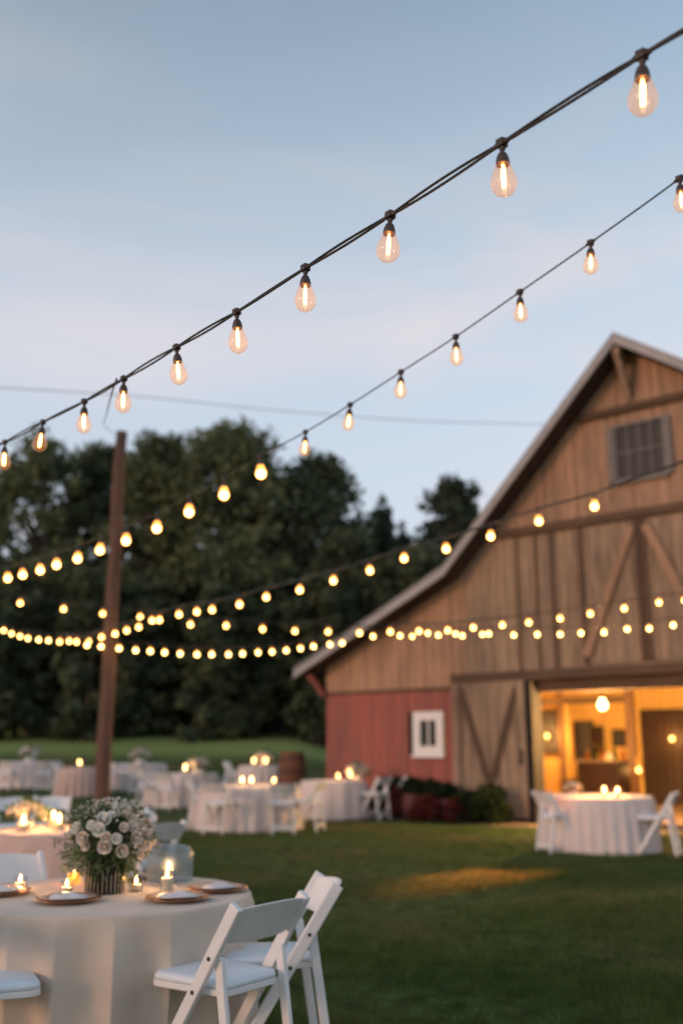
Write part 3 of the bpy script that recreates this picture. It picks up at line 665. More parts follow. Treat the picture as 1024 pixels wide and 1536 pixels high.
# ------------------------------------------------------------------ string lights
def catmull(P, n=6):
    out = []; Q = [P[0]*2-P[1]] + P + [P[-1]*2-P[-2]]
    for i in range(1, len(Q)-2):
        a, b, c, d = Q[i-1:i+3]
        for j in range(n):
            t = j/n; out.append(.5*((2*b)+(c-a)*t+(2*a-5*b+4*c-d)*t*t+(3*b-a-3*c+d)*t**3))
    return out + [P[-1]]
BP = [(.0,-.150),(.011,-.1485),(.022,-.142),(.031,-.130),(.0345,-.117),(.0335,-.104),(.029,-.090),(.0235,-.075),(.0185,-.062),(.0165,-.055)]
def bulb_meshes():
    g = MB().lathe(BP, 20); s = MB().lathe([(.0,-.062),(.0175,-.062),(.0185,-.056),(.0160,-.042),(.0115,-.031),(.0065,-.027),(.0060,-.006),(.0,-.005)], 14)
    s.box(-.011,.011,-.012,.012,-.010,.010)
    f = MB(); f.tube([(.0,0,-.062),(.0,0,-.075)], .0035, 6)
    for a in range(4): t = a*math.pi/2; f.tube([(.004*math.cos(t),.004*math.sin(t),-.072),(.0055*math.cos(t),.0055*math.sin(t),-.10),(.004*math.cos(t),.004*math.sin(t),-.126)], .0016, 5)
    return g, s, f
gB, sB, fB = bulb_meshes()
def connector(g):
    k = MB(); k.tube([(-.024,0,-.001),(-.012,0,0),(-.009,.001,.001),(.011,0,.001),(.014,0,0),(.025,0,.001)], [.005,.010,.0125,.0115,.009,.005], 8); k.box(-.006,.006,-.006,.006,-.02,-.004)
    k.build('connector', M['socket'], g)
def proto(kind):
    if kind == 'clear':
        g = gB.build('bulb', M['bulbglass'], smooth=True); s = sB.build('socket', M['socket'], g, smooth=False); f = fB.build('filament', M['filament'], g, smooth=True)
    else:
        g = gB.build('bulb', M['litbulb'], smooth=True); s = sB.build('socket', M['socket'], g)
        MB().lathe([(0,-.144),(.014,-.140),(.0255,-.129),(.0285,-.116),(.0255,-.103),(.014,-.093),(0,-.089)], 14).build('filament', M['litcore' if kind == 'lit' else 'palecore'], g, smooth=True)
    connector(g)
    return g
PROTO = {'clear': Once(proto('clear')), 'lit': Once(proto('lit')), 'pale': Once(proto('pale'))}
def string(label, nodes, cord_pts, clear=0, r=.004, strands=1, tilt=0, lit='lit'):
    root = empty('string_light', nodes[0] if nodes else cord_pts[0], label=label, cat='string lights', group='strings of bulbs hung over the lawn')
    org = root.location.copy()
    path = [p - org for p in cord_pts]; sm = catmull(path, 10)
    for s_ in range(strands):
        k = MB(); rd = random.Random(3+s_)
        if strands > 1:
            pts = []
            for i, p in enumerate(sm):
                w = math.sin(math.pi*(i % 10)/10) * (.008 if s_ else -.006) * (.15 + .9*abs(math.sin(i//10*2.3+1)))
                pts.append(p + Vector((.0, .002*(s_*2-1), w + .0025*(s_*2-1))))
        else: pts = sm
        k.tube(pts, r, 7); k.build('cord', M['cord'], root, smooth=True)
    for i, p in enumerate(nodes):
        b = PROTO['clear' if i < clear else lit]
        bo = b.get(p - org, random.uniform(0, 6), 'x'); del bo['label']
        bo.parent = root
        d = (nodes[min(i+1, len(nodes)-1)] - nodes[max(i-1, 0)]); az = math.atan2(d.y, d.x)
        bo.rotation_euler = (random.uniform(-.09,.09), random.uniform(-.09,.09), az)
        for ch in bo.children:
            if ch.name.startswith('connector'): ch.rotation_euler = (0, -math.atan2(d.z, math.hypot(d.x, d.y)), 0)
    return root
def lin(x, a, ya, b, yb): return 1/(1/ya + (1/yb-1/ya)*(x-a)/(b-a))
A = [(962,83),(752,215),(585,323),(458,402),(355,468),(265,521),(186,568),(127,602),(65,633),(8,663)]
YA = lambda x: lin(x, 965, 1.96, 9, 5.0)
nA = [at(x, y, YA(x)) for x, y in A]
cA = [at(1180,-45,1.75), at(1070, 20, 1.85)] + nA + [at(-60, 692, 5.35), at(-160, 730, 5.8)]
string('nearest string of clear pear shaped bulbs climbing to the top right corner', nA, cA, clear=10, r=.0042, strands=2)
Bn = [(1018,268),(885,364),(779,438),(683,505),(601,558),(525,607),(458,648)]
Bb = [(390,708),(336,740),(284,767),(236,791),(190,810),(152,824),(118,837),(85,846),(60,854),(33,861),(11,866)]
YB = lambda x: lin(x, 891, 3.9, 11, 9.5)
def node_from_bulb(x, y, Y): p = at(x, y, Y); return p + Vector((0,0,.105))
nB = [at(x, y, YB(x)) for x, y in Bn] + [node_from_bulb(x, y, YB(x)) for x, y in Bb]
cB = [at(1150,165,3.2)] + nB + [node_from_bulb(-40, 876, 10)]
string('second string of clear bulbs, starting below the nearest one at the right edge', nB, cB, clear=7, r=.0040, strands=1)
Cb = [(892,758),(807,781),(736,803),(669,822),(606,837),(553,855),(501,870),(450,884),(400,895),(358,906),(319,914),(295,917),(268,921),(239,929),(228,930),(209,940),(190,945),(173,950),(153,955),(134,961),(115,962),(104,961),(91,962)]
YC = lambda x: lin(x, 892, 8.0, 153, 15.6)
nC = [node_from_bulb(x, y, YC(x)) for x, y in Cb]
cC = [at(1180, 628, 6.5), at(1024, 692, 7.3), at(955, 716, 7.6)] + nC + [node_from_bulb(50, 960, 17)]
string('string of glowing bulbs sagging from the right edge past the barn roof to the left', nC, cC, r=.011)
Db = [(31,904),(95,913),(155,920),(210,925),(286,936),(339,938),(394,943),(443,946),(493,947),(538,949),(585,947),(627,946),(671,945),(709,941),(753,937),(793,933),(839,927),(885,920),(936,912),(988,903),(1026,900)]
def YD(x): return 15.5 if x < 200 else 15.5 - 1.2*(x-200)/824
nD = [node_from_bulb(x, y, YD(x)) for x, y in Db]
cD = [node_from_bulb(-80, 893, 15.6)] + nD + [node_from_bulb(1150, 880, 14.2)]
string('string of glowing bulbs crossing the pole and running level over to the loft doors', nD, cD, r=.009)
Eb = [(6,945),(18,950),(30,954),(43,957),(58,959),(73,960),(132,967),(152,969),(179,972),(203,975),(226,976),(247,978),(271,980),(295,981),(318,981),(342,981),(364,980),(387,978),(408,977),(429,975),(450,972),(471,969),(494,966),(513,964),(560,954),(600,953),(641,949),(682,950),(723,951)]
def YE(x): return 20.5 - 4.9*sst(x, 0, 155) if x < 155 else 15.6 + 3.4*(x-155)/570
nE = [node_from_bulb(x, y, YE(x)) for x, y in Eb]
pe = BO + BX*(-.35) + BY*(-.13); pe.z = at(760, 948, pe.y).z
cE = [node_from_bulb(-40, 930, 22)] + nE + [pe]
string('lowest string of glowing bulbs, the longest sagging one, running left of the barn', nE, cE, r=.008, lit='pale')
Fb = [(618,954),(656,952),(692,953),(733,950),(770,952),(805,951),(839,951),(870,949),(905,948),(940,943),(973,942),(1009,937)]
nF = [node_from_bulb(x, y, 18.8 - 3.4*(x-618)/391) for x, y in Fb]
pf = BO + BX*(-3.4) + BY*(-.13); pf.z = at(588, 951, pf.y).z
cF = [pf] + nF + [node_from_bulb(1100, 928, 15)]
string('string of glowing bulbs along the barn front just above the door track', nF, cF, r=.008, lit='pale')
# guy wire from the pole top to the nearest string, and an overhead cable
k = MB(); a = Vector((PT.x, PT.y, PT.z-.1)); bq = nA[6] + Vector((-.03,0,0)); mid = at(158, 640, 10.5)
k.tube(catmull([a, mid, at(160,622,7), at(168, 590, 4.6), bq], 8), .004, 6); tag(k.build('guy_wire', M['cord'], smooth=True), 'thin loose wire from the nearest string down to the pole top', 'wire')
k = MB(); k.tube(catmull([at(-60, 578, 13), at(200, 594, 14.5), at(420, 616, 16), at(620, 631, 17.5), at(822, 637, 19.4)], 8), .0065, 6); tag(k.build('overhead_cable', mat('grey_cable', (.22,.22,.23), .6, var=.1), smooth=True), 'grey overhead cable crossing the sky to the barn roof', 'cable')

# ------------------------------------------------------------------ folding chair
def make_chair():
    root = empty('folding_chair', label='x', cat='chair')
    hw = .205; lean_y = (-.26, .25)                    # back top y, front foot y
    def rail(z):                                       # y on the long rail at height z
        return lean_y[1] + (lean_y[0]-lean_y[1]) * z/.80
    for sx in (-1, 1):
        k = MB(); x = sx*hw; prev = None
        zs = [0,.2,.43,.6,.74,.80]; pts = [Vector((x, rail(z), z)) for z in zs]
        for a, b_ in zip(pts, pts[1:]): pass
        k.bar(pts[0], pts[-1], .026, .047, ref=(1,0,0), taper=1.15)
        k.build('side_rail', M['chair'], root, bevel=.006)
    for sx in (-1, 1):
        k = MB(); x = sx*(hw-.026); k.bar((x, -.245, 0), (x, -.150, .60), .024, .040, ref=(1,0,0)); k.build('leg', M['chair'], root, bevel=.005)
    for sx in (-1, 1):
        for z in (.47, .60):
            k = MB(); k.tube([(sx*(hw+.008), rail(z), z), (sx*(hw+.018), rail(z), z)], .008, 10); k.build('bolt', M['iron'], root)
    # curved backrest slat
    k = MB(); n = 14; z0, z1 = .655, .785
    fr = []
    for i in range(n+1):
        t = i/n*2-1; x = t*(hw-.010); bow = -.045*(1-t*t); hi = z1 + .016*(1-t*t)
        for z in (z0 - .004*(1-t*t), hi):
            y = rail(z) + bow; fr.append(((x, y-.008, z), (x, y+.008, z)))
    vs = []; fs = []
    for a, b_ in fr: vs += [a, b_]
    for i in range(n):
        o = i*4; fs += [(o, o+4, o+6, o+2), (o+1, o+3, o+7, o+5), (o+2, o+6, o+7, o+3), (o, o+1, o+5, o+4)]
    fs += [(0,2,3,1), (n*4, n*4+1, n*4+3, n*4+2)]
    k.add(vs, fs); k.build('backrest', M['chair'], root, smooth=False, bevel=.004)
    # seat frame and pad
    def outline(s, n=7):
        pts = []; w0, w1, ya, yb = (hw-.042)*s, (hw-.018)*s, -.185*s+.02, .215*s+.02; rc = .05
        for (cx, cy, a0, w) in ((w1-rc, yb-rc, 0, 1), (-(w1-rc), yb-rc, 90, 1), (-(w0-rc*.7), ya+rc*.7, 180, .7), (w0-rc*.7, ya+rc*.7, 270, .7)):
            for i in range(n): t = R(a0 + 90*i/(n-1)); pts.append((cx + rc*w*math.cos(t), cy + rc*w*math.sin(t)))
        return pts
    def slab(z0, z1, s0, s1, dome=0):
        k = MB(); a = outline(s0); b_ = outline(s1); n_ = len(a); rings = [[(x,y,z0) for x,y in a], [(x,y,z0+(z1-z0)*.6) for x,y in a], [(x,y,z1) for x,y in b_]]
        for s_, dz in ((.88,.25),(.6,.7),(.3,.95)) if dome else (): rings.append([(x*s_, (y-.03)*s_+.03, z1+dome*dz) for x,y in b_])
        vs = [q for r_ in rings for q in r_]; fs = []
        for j in range(len(rings)-1):
            for i in range(n_): fs.append((j*n_+i, j*n_+(i+1)%n_, (j+1)*n_+(i+1)%n_, (j+1)*n_+i))
        fs.append(tuple(range(n_))[::-1]); fs.append(tuple((len(rings)-1)*n_+i for i in range(n_))); return k.add(vs, fs)
    slab(.455, .478, 1.0, 1.0).build('seat_frame', M['chair'], root, bevel=.003)
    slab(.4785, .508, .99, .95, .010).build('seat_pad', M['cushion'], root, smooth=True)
    for (y, z, w) in ((rail(.17), .17, hw-.012), (rail(.10)-.0, .10, hw-.012)):
        pass
    k = MB(); k.box(-(hw-.012), hw-.012, rail(.10)-.010, rail(.10)+.010, .08, .12); k.build('front_stretcher', M['chair'], root, bevel=.004)
    k = MB(); ry = -.245 + .095*.10/.60; w = hw-.037; k.box(-w, w, ry-.010, ry+.010, .075, .115); k.build('rear_stretcher', M['chair'], root, bevel=.004)
    return root
CH = Once(make_chair())
def chair(x, y, fx, fy, label, group='white folding chairs', roll=0):
    return CH.get((x, y, ground_z(x, y)), math.atan2(-fx, fy), label, group, 1.04)
def chair_px(px, Y, fx, fy, label): p = gx(px, Y); return chair(p.x, p.y, fx, fy, label)
TN = Vector((-1.145, 5.15))              # near table centre
# chair origin is its mid; back top sits .26 behind it
def chair_back(bx, by, fx, fy, label):
    l = math.hypot(fx, fy); fx /= l; fy /= l; return chair(bx + fx*.26, by + fy*.26, fx, fy, label)
chair_back(-.295, 4.36, -.797, .604, 'white folding chair with white pad tinted sky blue in front of the near table, seen from behind')
chair_back(-.070, 5.02, -.98, -.2, 'white folding chair seen edge on at the right side of the near table')
chair_back(-1.74, 4.27, .9, .43, 'white folding chair cut off by the bottom left corner')
chair_back(-1.98, 6.12, .62, -.78, 'white folding chair behind the left of the near table, its back by the left edge')
chair_back(-1.47, 8.62, -.80, .60, 'white folding chair just behind the near bouquet, back showing right of the flowers')

# ------------------------------------------------------------------ table cloths
def cloth(name, x, y, rad, top, folds, amp, label, m_, seed, na=160, group=None, flare=.10, dents=(), ridge=False):
    rd = random.Random(seed); gz = ground_z(x, y); ph = [rd.random()*6.283 for _ in range(6)]
    prof = []   # (r factor, z, t)
    for i in range(8): prof.append((rad*i/8, top, 0))
    for i in range(5): a = i/4*math.pi/2; prof.append((rad-.015+.018*math.sin(a), top-.018+.018*math.cos(a), 0))
    for i in range(1, 17): t = i/16; prof.append((rad+.006, top-.018-(top-.026)*t, t))
    vs = []; fs = []
    for j, (r, z, t) in enumerate(prof):
        for k in range(na):
            a = 2*math.pi*k/na
            w = math.sin(folds*a+ph[0]+1.2*math.sin(2*a+ph[1])) + .5*math.sin(folds*1.7*a//1*0+ (folds*2+3)*a+ph[2]) * .5 + .35*math.sin((folds-5)*a+ph[3])
            sharp = math.copysign(abs(w)**.8, w)
            if ridge: sharp = 1.7*(1-abs(math.sin(folds*a/2+ph[0]+.7*math.sin(2*a+ph[1]))))**.9 - .5 + .25*math.sin(7*a+ph[2])
            rr = r + (t**.55)*(flare*.55 + amp*sharp) + t*.012*math.sin(3*a+ph[4])
            for (da, dw, dd) in dents:
                df = (a - da + math.pi) % (2*math.pi) - math.pi; rr -= dd * math.exp(-(df/dw)**2) * sst(t, 0.05, .75)
            zz = z if t < .99 else z + .006*math.sin(5*a)
            if t == 0 and r > 0: zz = z + .0012*math.sin(6*a+ph[5])*(r/rad)
            vs.append((rr*math.cos(a), rr*math.sin(a), zz))
    n = len(prof)
    for j in range(n-1):
        for k in range(na): fs.append((j*na+k, j*na+(k+1)%na, (j+1)*na+(k+1)%na, (j+1)*na+k))
    fs = [f for f in fs]
    o = MB().add(vs, fs).build(name, M[m_], smooth=True, loc=(x, y, gz)); tag(o, label, 'tablecloth', group or 'cloth covered round tables'); return o
cloth('tablecloth', TN.x, TN.y, .70, .75, 21, .062, 'ivory linen cloth draped to the grass over the nearest table', 'cloth', 1, 720, flare=.02, ridge=True, dents=((R(-50),.30,.05),(R(-12),.32,.13),(R(232),.35,.08),(R(130),.4,.05)))
T2 = Vector((-2.32, 9.05)); cloth('tablecloth', T2.x, T2.y, .70, .75, 16, .03, 'blush candlelit cloth on the second table, behind the near bouquet', 'blush', 2, 200)
def px_table(px, Y, rad, label, seed, m_='whitecloth', folds=20, amp=.04):
    p = gx(px, Y); cloth('tablecloth', p.x, p.y, rad, .75, folds, amp, label, m_, seed); return p
TE = px_table(372, 18.8, .92, 'white cloth with blush folds on the middle table in front of the field', 3, 'whitecloth', 24, .05)
TF = px_table(500, 21.6, .68, 'plain white cloth on the table by the left corner of the barn', 4, 'whitecloth', 14, .025)
TG = px_table(897, 15.0, .78, 'pleated white cloth on the table in front of the open barn door', 5, 'whitecloth', 30, .018)
TD = px_table(272, 25.0, .85, 'white cloth on the table between the pole and the middle table', 6, 'whitecloth', 20, .05)
TC = px_table(204, 30.0, .82, 'white cloth on the table just right of the pole, farther back', 7)
TA = px_table(42, 31.0, .90, 'white cloth on the farthest left table', 8)
TB = px_table(118, 28.0, .62, 'blush cloth on the small table just left of the pole', 9, 'blush')
TH = px_table(395, 29.0, .7, 'white cloth on the far table with the glowing centrepiece', 10, 'whitecloth')
# chairs round the far tables
chair_px(303, 18.6, 1, .15, 'white folding chair at the left side of the middle table')
chair_px(330, 17.75, .35, .95, 'white folding chair at the front left of the middle table')
chair_px(421, 17.7, -.25, .97, 'white folding chair seen from behind at the front right of the middle table')
chair_px(461, 18.4, -.95, .35, 'white folding chair at the right side of the middle table')
chair_px(562, 21.2, -.7, .6, 'nearer white folding chair right of the table at the barn corner')
chair_px(590, 21.6, -1, .1, 'farther white folding chair against the dark plants by the red wall')
chair_px(836, 14.6, 1, .35, 'white folding chair at the left of the table by the barn door')
chair_px(984, 14.3, -.9, .45, 'white folding chair at the right of the table by the barn door')
chair_px(222, 24.4, .8, .5, 'white folding chair at the left of the table between pole and middle table')
chair_px(250, 23.6, .3, .95, 'white folding chair seen from behind left of centre at the table behind the pole')
chair_px(300, 23.6, -.3, .95, 'white folding chair seen from behind right of centre at the table behind the pole')
chair_px(328, 25.2, -1, 0, 'white folding chair at the right end of the table between pole and middle table')
chair_px(176, 29.2, .8, .5, 'white folding chair immediately right of the pole by the far table')
chair_px(207, 28.6, 0, 1, 'white folding chair seen from behind at the far table right of the pole')
chair_px(12, 30.0, .4, .9, 'white folding chair at the left of the farthest left table')
chair_px(62, 29.7, -.2, 1, 'white folding chair at the front right of the farthest left table')
chair_px(94, 27.8, 1, .2, 'white folding chair left of the small blush table')
chair_px(22, 12.6, .25, -.97, 'left one of two white folding chairs facing the camera behind the second table')
chair_px(72, 12.8, .05, -1, 'right one of two white folding chairs facing the camera behind the second table')
chair_px(350, 29.4, .9, -.2, 'white folding chair left of the far glowing centrepiece table')

# ------------------------------------------------------------------ tableware
def flame_mesh(k, c, s=1.0):
    k.lathe([(0,0),(.0042*s,.004*s),(.0062*s,.011*s),(.005*s,.020*s),(.0022*s,.029*s),(0,.036*s)], 10, c=c)
def make_candle(h, rg, hg, glassm):
    root = empty('candle', label='x', cat='candle')
    k = MB(); k.lathe([(rg*.72,.006),(rg*.72,h),(rg*.3,h-.003),(0,h-.003)], 18); k.build('wax', M['wax'], root, smooth=False)
    k = MB(); k.lathe([(rg*.2,.0),(rg,.0015),(rg,.006),(rg*1.02,hg),(rg*.95,hg),(rg*.93,.008)], 24); k.build('glass_holder', M[glassm], root, smooth=True)
    k = MB(); k.tube([(0,0,h-.003),(0.001,0,h+.008)], .0011, 5); k.build('wick', M['iron'], root)
    k = MB(); flame_mesh(k, (0,0,h+.004)); k.build('flame', M['flame'], root, smooth=True)
    lamp_light(root, (0,0,h+.022), .9, color=(1,.50,.18), radius=.008, name='candle_light')
    return root
CA = Once(make_candle(.032, .034, .062, 'clearglass')); CB = Once(make_candle(.075, .036, .075, 'clearglass')); CC = Once(make_candle(.03, .034, .055, 'amberglass'))
def on_near(px, py): return atz(px, py, .7525)
GC = 'candles burning on the near table'
CA.get(on_near(100, 1341), 0, 'lit votive candle behind the front left plate', GC)
CA.get(on_near(30, 1334), 0, 'lit votive candle beside the plate at the left edge', GC)
CA.get(on_near(204, 1336), 0, 'lit votive candle right of the vase', GC)
CB.get(on_near(250, 1341), 0, 'lit candle in clear glass behind the front right plate', GC)
CB.get(on_near(252, 1327), 0, 'taller looking lit candle just behind another one beside the blue glass dome', GC)
CC.get(on_near(111, 1326), 0, 'lit yellow votive glass left of the vase', GC)
def make_plate():
    root = empty('place_setting', label='x', cat='plate')
    k = MB(); k.lathe([(0,.002),(.105,.002),(.125,.010),(.152,.015),(.154,.018),(.128,.014),(.108,.006),(0,.006)], 48); k.build('charger', M['copper'], root, smooth=True)
    k = MB(); k.lathe([(0,.0075),(.08,.0075),(.10,.016),(.125,.022),(.127,.025),(.10,.020),(.08,.012),(0,.012)], 48); k.build('plate', M['plate'], root, smooth=True)
    return root
PL = Once(make_plate())
def make_napkin():
    V = []; Fs = []; nx_, ny_ = 16, 8
    for s in (0, 1):
        for i in range(nx_+1):
            for j in range(ny_+1):
                u = i/nx_*2-1; v = j/ny_*2-1; z = .004 + .020*(1-abs(u)**3)*(1-v*v)**.6 + .004*math.sin(7*u+2*v)*(1-v*v)
                V.append((u*.085*(1-.12*v*v), v*.05*(1+.25*u), z if s else .0))
    def id_(s, i, j): return s*(nx_+1)*(ny_+1) + i*(ny_+1) + j
    for i in range(nx_):
        for j in range(ny_):
            Fs.append((id_(1,i,j), id_(1,i+1,j), id_(1,i+1,j+1), id_(1,i,j+1))); Fs.append((id_(0,i,j), id_(0,i,j+1), id_(0,i+1,j+1), id_(0,i+1,j)))
    o = MB().add(V, Fs).build('napkin', M['napkin'], smooth=True); tag(o, 'x', 'napkin'); return o
NP = Once(make_napkin())
for (px, py, rz, lab) in ((102, 1352, .1, 'front left plate below the bouquet'), (-2, 1341, 0, 'plate cut off by the left edge'), (266, 1350, .2, 'front right plate nearest the chair'), (326, 1336, .5, 'rear right plate at the table edge'), (190, 1319, .9, 'plate behind the bouquet')):
    p = on_near(px, py); PL.get(p, rz, 'copper rimmed blush plate, the ' + lab, 'plates on the near table')
    NP.get(p + Vector((0,0,.0135)), rz+.3, 'folded white napkin on the ' + lab, 'napkins on the near table')
# blue glass dome
p = atz(254, 1322, .7525)
root = empty('glass_dome', p, label='pale blue ribbed glass dome lantern at the back of the near table', cat='glass dome')
k = MB(); k.lathe([(.118,.004),(.122,.03),(.122,.12),(.115,.155),(.095,.178),(.05,.190),(0,.192)], 60, rib=.012, ribn=20); k.build('dome', M['blueglass'], root, smooth=True)
k = MB(); k.lathe([(0,0),(.125,.0),(.125,.003),(0,.0035)], 40); k.build('base', M['ceramic'], root)

# vase + bouquet
VP = on_near(157, 1338); VR, VH = .098, .165
vase = empty('vase', VP, label='dark ribbed glass cylinder vase with pale vertical stripes on the near table', cat='vase')
k = MB(); k.lathe([(0,.0),(VR,.001),(VR,VH),(VR-.005,VH),(VR-.006,.006),(0,.006)], 48); k.build('vase_glass', M['ribbed'], vase, smooth=False)
k = MB(); rd = random.Random(5)
for i in range(30):
    a = 2*math.pi*i/30; x, y = math.cos(a)*(VR+.002), math.sin(a)*(VR+.002); w = .0008 + .0010*rd.random(); k.tube([(x, y, .004), (x, y, VH*(.35+.6*rd.random()))], w, 5)
k.build('rib', M['white_rib'], vase)
bq = empty('bouquet', VP + Vector((0,0,.012)), label='large bouquet of cream and blush roses with greenery in the striped vase', cat='bouquet')
CC0 = Vector((0, 0, VH + .085))
def rose_mesh(r, seed):
    rd = random.Random(seed); k = MB()
    for layer, (n, rr, hh, open_, twist) in enumerate(((3,.34,.95,.02,0),(4,.52,.92,.06,.4),(5,.72,.82,.14,.1),(6,.92,.68,.26,.5),(7,1.08,.52,.42,.2))):
        for i in range(n):
            a0 = 2*math.pi*i/n + twist + rd.uniform(-.15,.15); w = 2*math.pi/n*.72; vs = []; nu, nv = 5, 5; jit = rd.uniform(.9,1.08)
            for v in range(nv):
                t = v/(nv-1)
                for u in range(nu):
                    s = u/(nu-1)*2-1; a = a0 + s*w*(.55+.45*math.sin(math.pi*min(1,t*.75+.15)))
                    rad = r*rr*(.42 + .58*math.sin(t*math.pi*.55)) * jit + r*open_*t*t*(1.0)
                    z = r*(-.75 + (hh+.65)*t*jit - .16*s*s*t - open_*.25*t**4); vs.append((math.cos(a)*rad, math.sin(a)*rad, z))
            k.add(vs, [(v*nu+u, v*nu+u+1, (v+1)*nu+u+1, (v+1)*nu+u) for v in range(nv-1) for u in range(nu-1)])
    k.lathe([(0,-.8*r),(.42*r,-.6*r),(.55*r,-.1*r),(.3*r,.45*r),(0,.55*r)], 10)
    return k
rosep = [rose_mesh(1.0, s) for s in (1, 2, 3)]
rose_data = []
for i, k in enumerate(rosep):
    for mm in ('rose', 'rosew'):
        me = bpy.data.meshes.new('rose'); me.from_pydata(k.v, [], k.f); me.materials.append(M[mm]); me.polygons.foreach_set('use_smooth', [True]*len(me.polygons)); rose_data.append(me)
EL = Vector((.228, .20, .155))
def px_dir(px, py):         # place on front of bouquet ellipsoid by photo column/row
    c = VP + Vector((0,0,.012)) + CC0
    u, yc, zc = ray(px, py); d = Vector((u, yc, zc)); o = Vector((0,0,CAM_H)) - c
    A_ = sum((d[i]/EL[i])**2 for i in range(3)); B_ = 2*sum(o[i]*d[i]/EL[i]**2 for i in range(3)); C_ = sum((o[i]/EL[i])**2 for i in range(3)) - 1
    D_ = B_*B_ - 4*A_*C_
    if D_ < 0: t = -B_/(2*A_)
    else: t = (-B_ - math.sqrt(D_))/(2*A_)
    return o + d*t + CC0
roses = [(156,1229,17,1),(148,1245,15,1),(124,1257,15,0),(157,1270,16,0),(159,1256,12,0),(183,1276,15,0),(175,1258,12,1),(187,1218,17,0),(205,1257,15,0),(214,1268,14,0),(221,1252,13,0),(128,1268,12,0),
         (200,1240,14,0),(186,1241,11,0),(115,1242,14,1),(208,1236,13,0),(222,1272,12,0),(172,1210,12,1),(137,1238,11,1),(230,1262,11,0),(196,1226,13,0),(168,1222,10,1),(106,1250,10,1),(212,1282,11,0)]
for i, (px, py, wpx, kd) in enumerate(roses):
    p = px_dir(px, py); r = wpx/F*4.9 * .45
    o = bpy.data.objects.new('rose', rose_data[(i % 3)*2 + kd]); COL.objects.link(o); o.parent = bq; o.location = p; o.scale = (r,)*3
    dirv = (p - CC0 + Vector((0,-.05,.03))).normalized(); o.rotation_euler = dirv.to_track_quat('Z', 'Y').to_euler()
rd = random.Random(77)
for i in range(16):      # roses on the far side
    a = rd.uniform(.1, 3.0); e = rd.uniform(.0, 1.2); d = Vector((math.cos(a)*math.cos(e), math.sin(a)*math.cos(e), math.sin(e))); p = CC0 + Vector((d.x*EL.x, d.y*EL.y, d.z*EL.z))
    o = bpy.data.objects.new('rose', rose_data[(i % 3)*2 + i % 2]); COL.objects.link(o); o.parent = bq; o.location = p; r = rd.uniform(.016,.023); o.scale = (r,)*3; o.rotation_euler = d.to_track_quat('Z', 'Y').to_euler()
# greenery: radiating sprigs with narrow leaves
k = MB(); kt = MB(); rd = random.Random(9)
for i in range(480):
    a = rd.uniform(0, 6.283); e = rd.uniform(-1.05, 1.45); d = Vector((math.cos(a)*math.cos(e), math.sin(a)*math.cos(e), math.sin(e)))
    L_ = rd.uniform(.72, 1.26); end = CC0 + Vector((d.x*EL.x, d.y*EL.y, d.z*EL.z))*L_ + Vector((0,0,-.07*max(0,-e)))
    st = CC0*.85 + d*.03; mid = (st+end)/2 + Vector((0,0,.012)); pts = [st*(1-t)**2 + mid*2*t*(1-t) + end*t*t for t in (0,.25,.5,.75,1)]
    k.tube(pts, [.0014]*5, 4)
    nl = rd.randint(7, 12)
    for j in range(nl):
        t = .35 + .65*j/nl; b0 = st*(1-t)**2 + mid*2*t*(1-t) + end*t*t; q = Vector((rd.gauss(0,1), rd.gauss(0,1), rd.gauss(0,1)+.2)).normalized(); q = (q*.8 + d*.7).normalized()
        ln = rd.uniform(.018,.040); w = q.cross(Vector((rd.gauss(0,1), rd.gauss(0,1), rd.gauss(0,1)))).normalized()*ln*rd.uniform(.07,.16)
        k.add([b0, b0+q*ln*.5+w, b0+q*ln, b0+q*ln*.5-w], [(0,1,2,3)])
k.build('greenery', M['sprig'], bq)
for i in range(260):      # baby's breath
    a = rd.uniform(0, 6.283); e = rd.uniform(.1, 1.5); d = Vector((math.cos(a)*math.cos(e), math.sin(a)*math.cos(e), math.sin(e))); L_ = rd.uniform(.98, 1.22)
    c = CC0 + Vector((d.x*EL.x, d.y*EL.y, d.z*EL.z))*L_; r = rd.uniform(.0025,.0055)
    kt.lathe([(0,-r),(r*.8,-r*.4),(r,.2*r),(r*.6,r*.8),(0,r)], 6, c=c)
    if i % 3 == 0: kt.tube([CC0 + (c-CC0)*.75, c], .0006, 3)
kt.build('baby_breath', M['tiny'], bq, smooth=True)['kind'] = 'stuff'
k = MB()
for i in range(46):
    a = rd.uniform(0, 6.283); r0 = rd.uniform(0,.07); r1 = rd.uniform(.02,.085); b2 = a + rd.uniform(1.5, 4); k.tube([(math.cos(b2)*r0, math.sin(b2)*r0, .0), (math.cos(a)*r1, math.sin(a)*r1, VH-.01), Vector((math.cos(a)*r1*1.3, math.sin(a)*r1*1.3, VH+.05))], [.0028,.0026,.002], 5)
k.build('stems', M['stem'], bq)
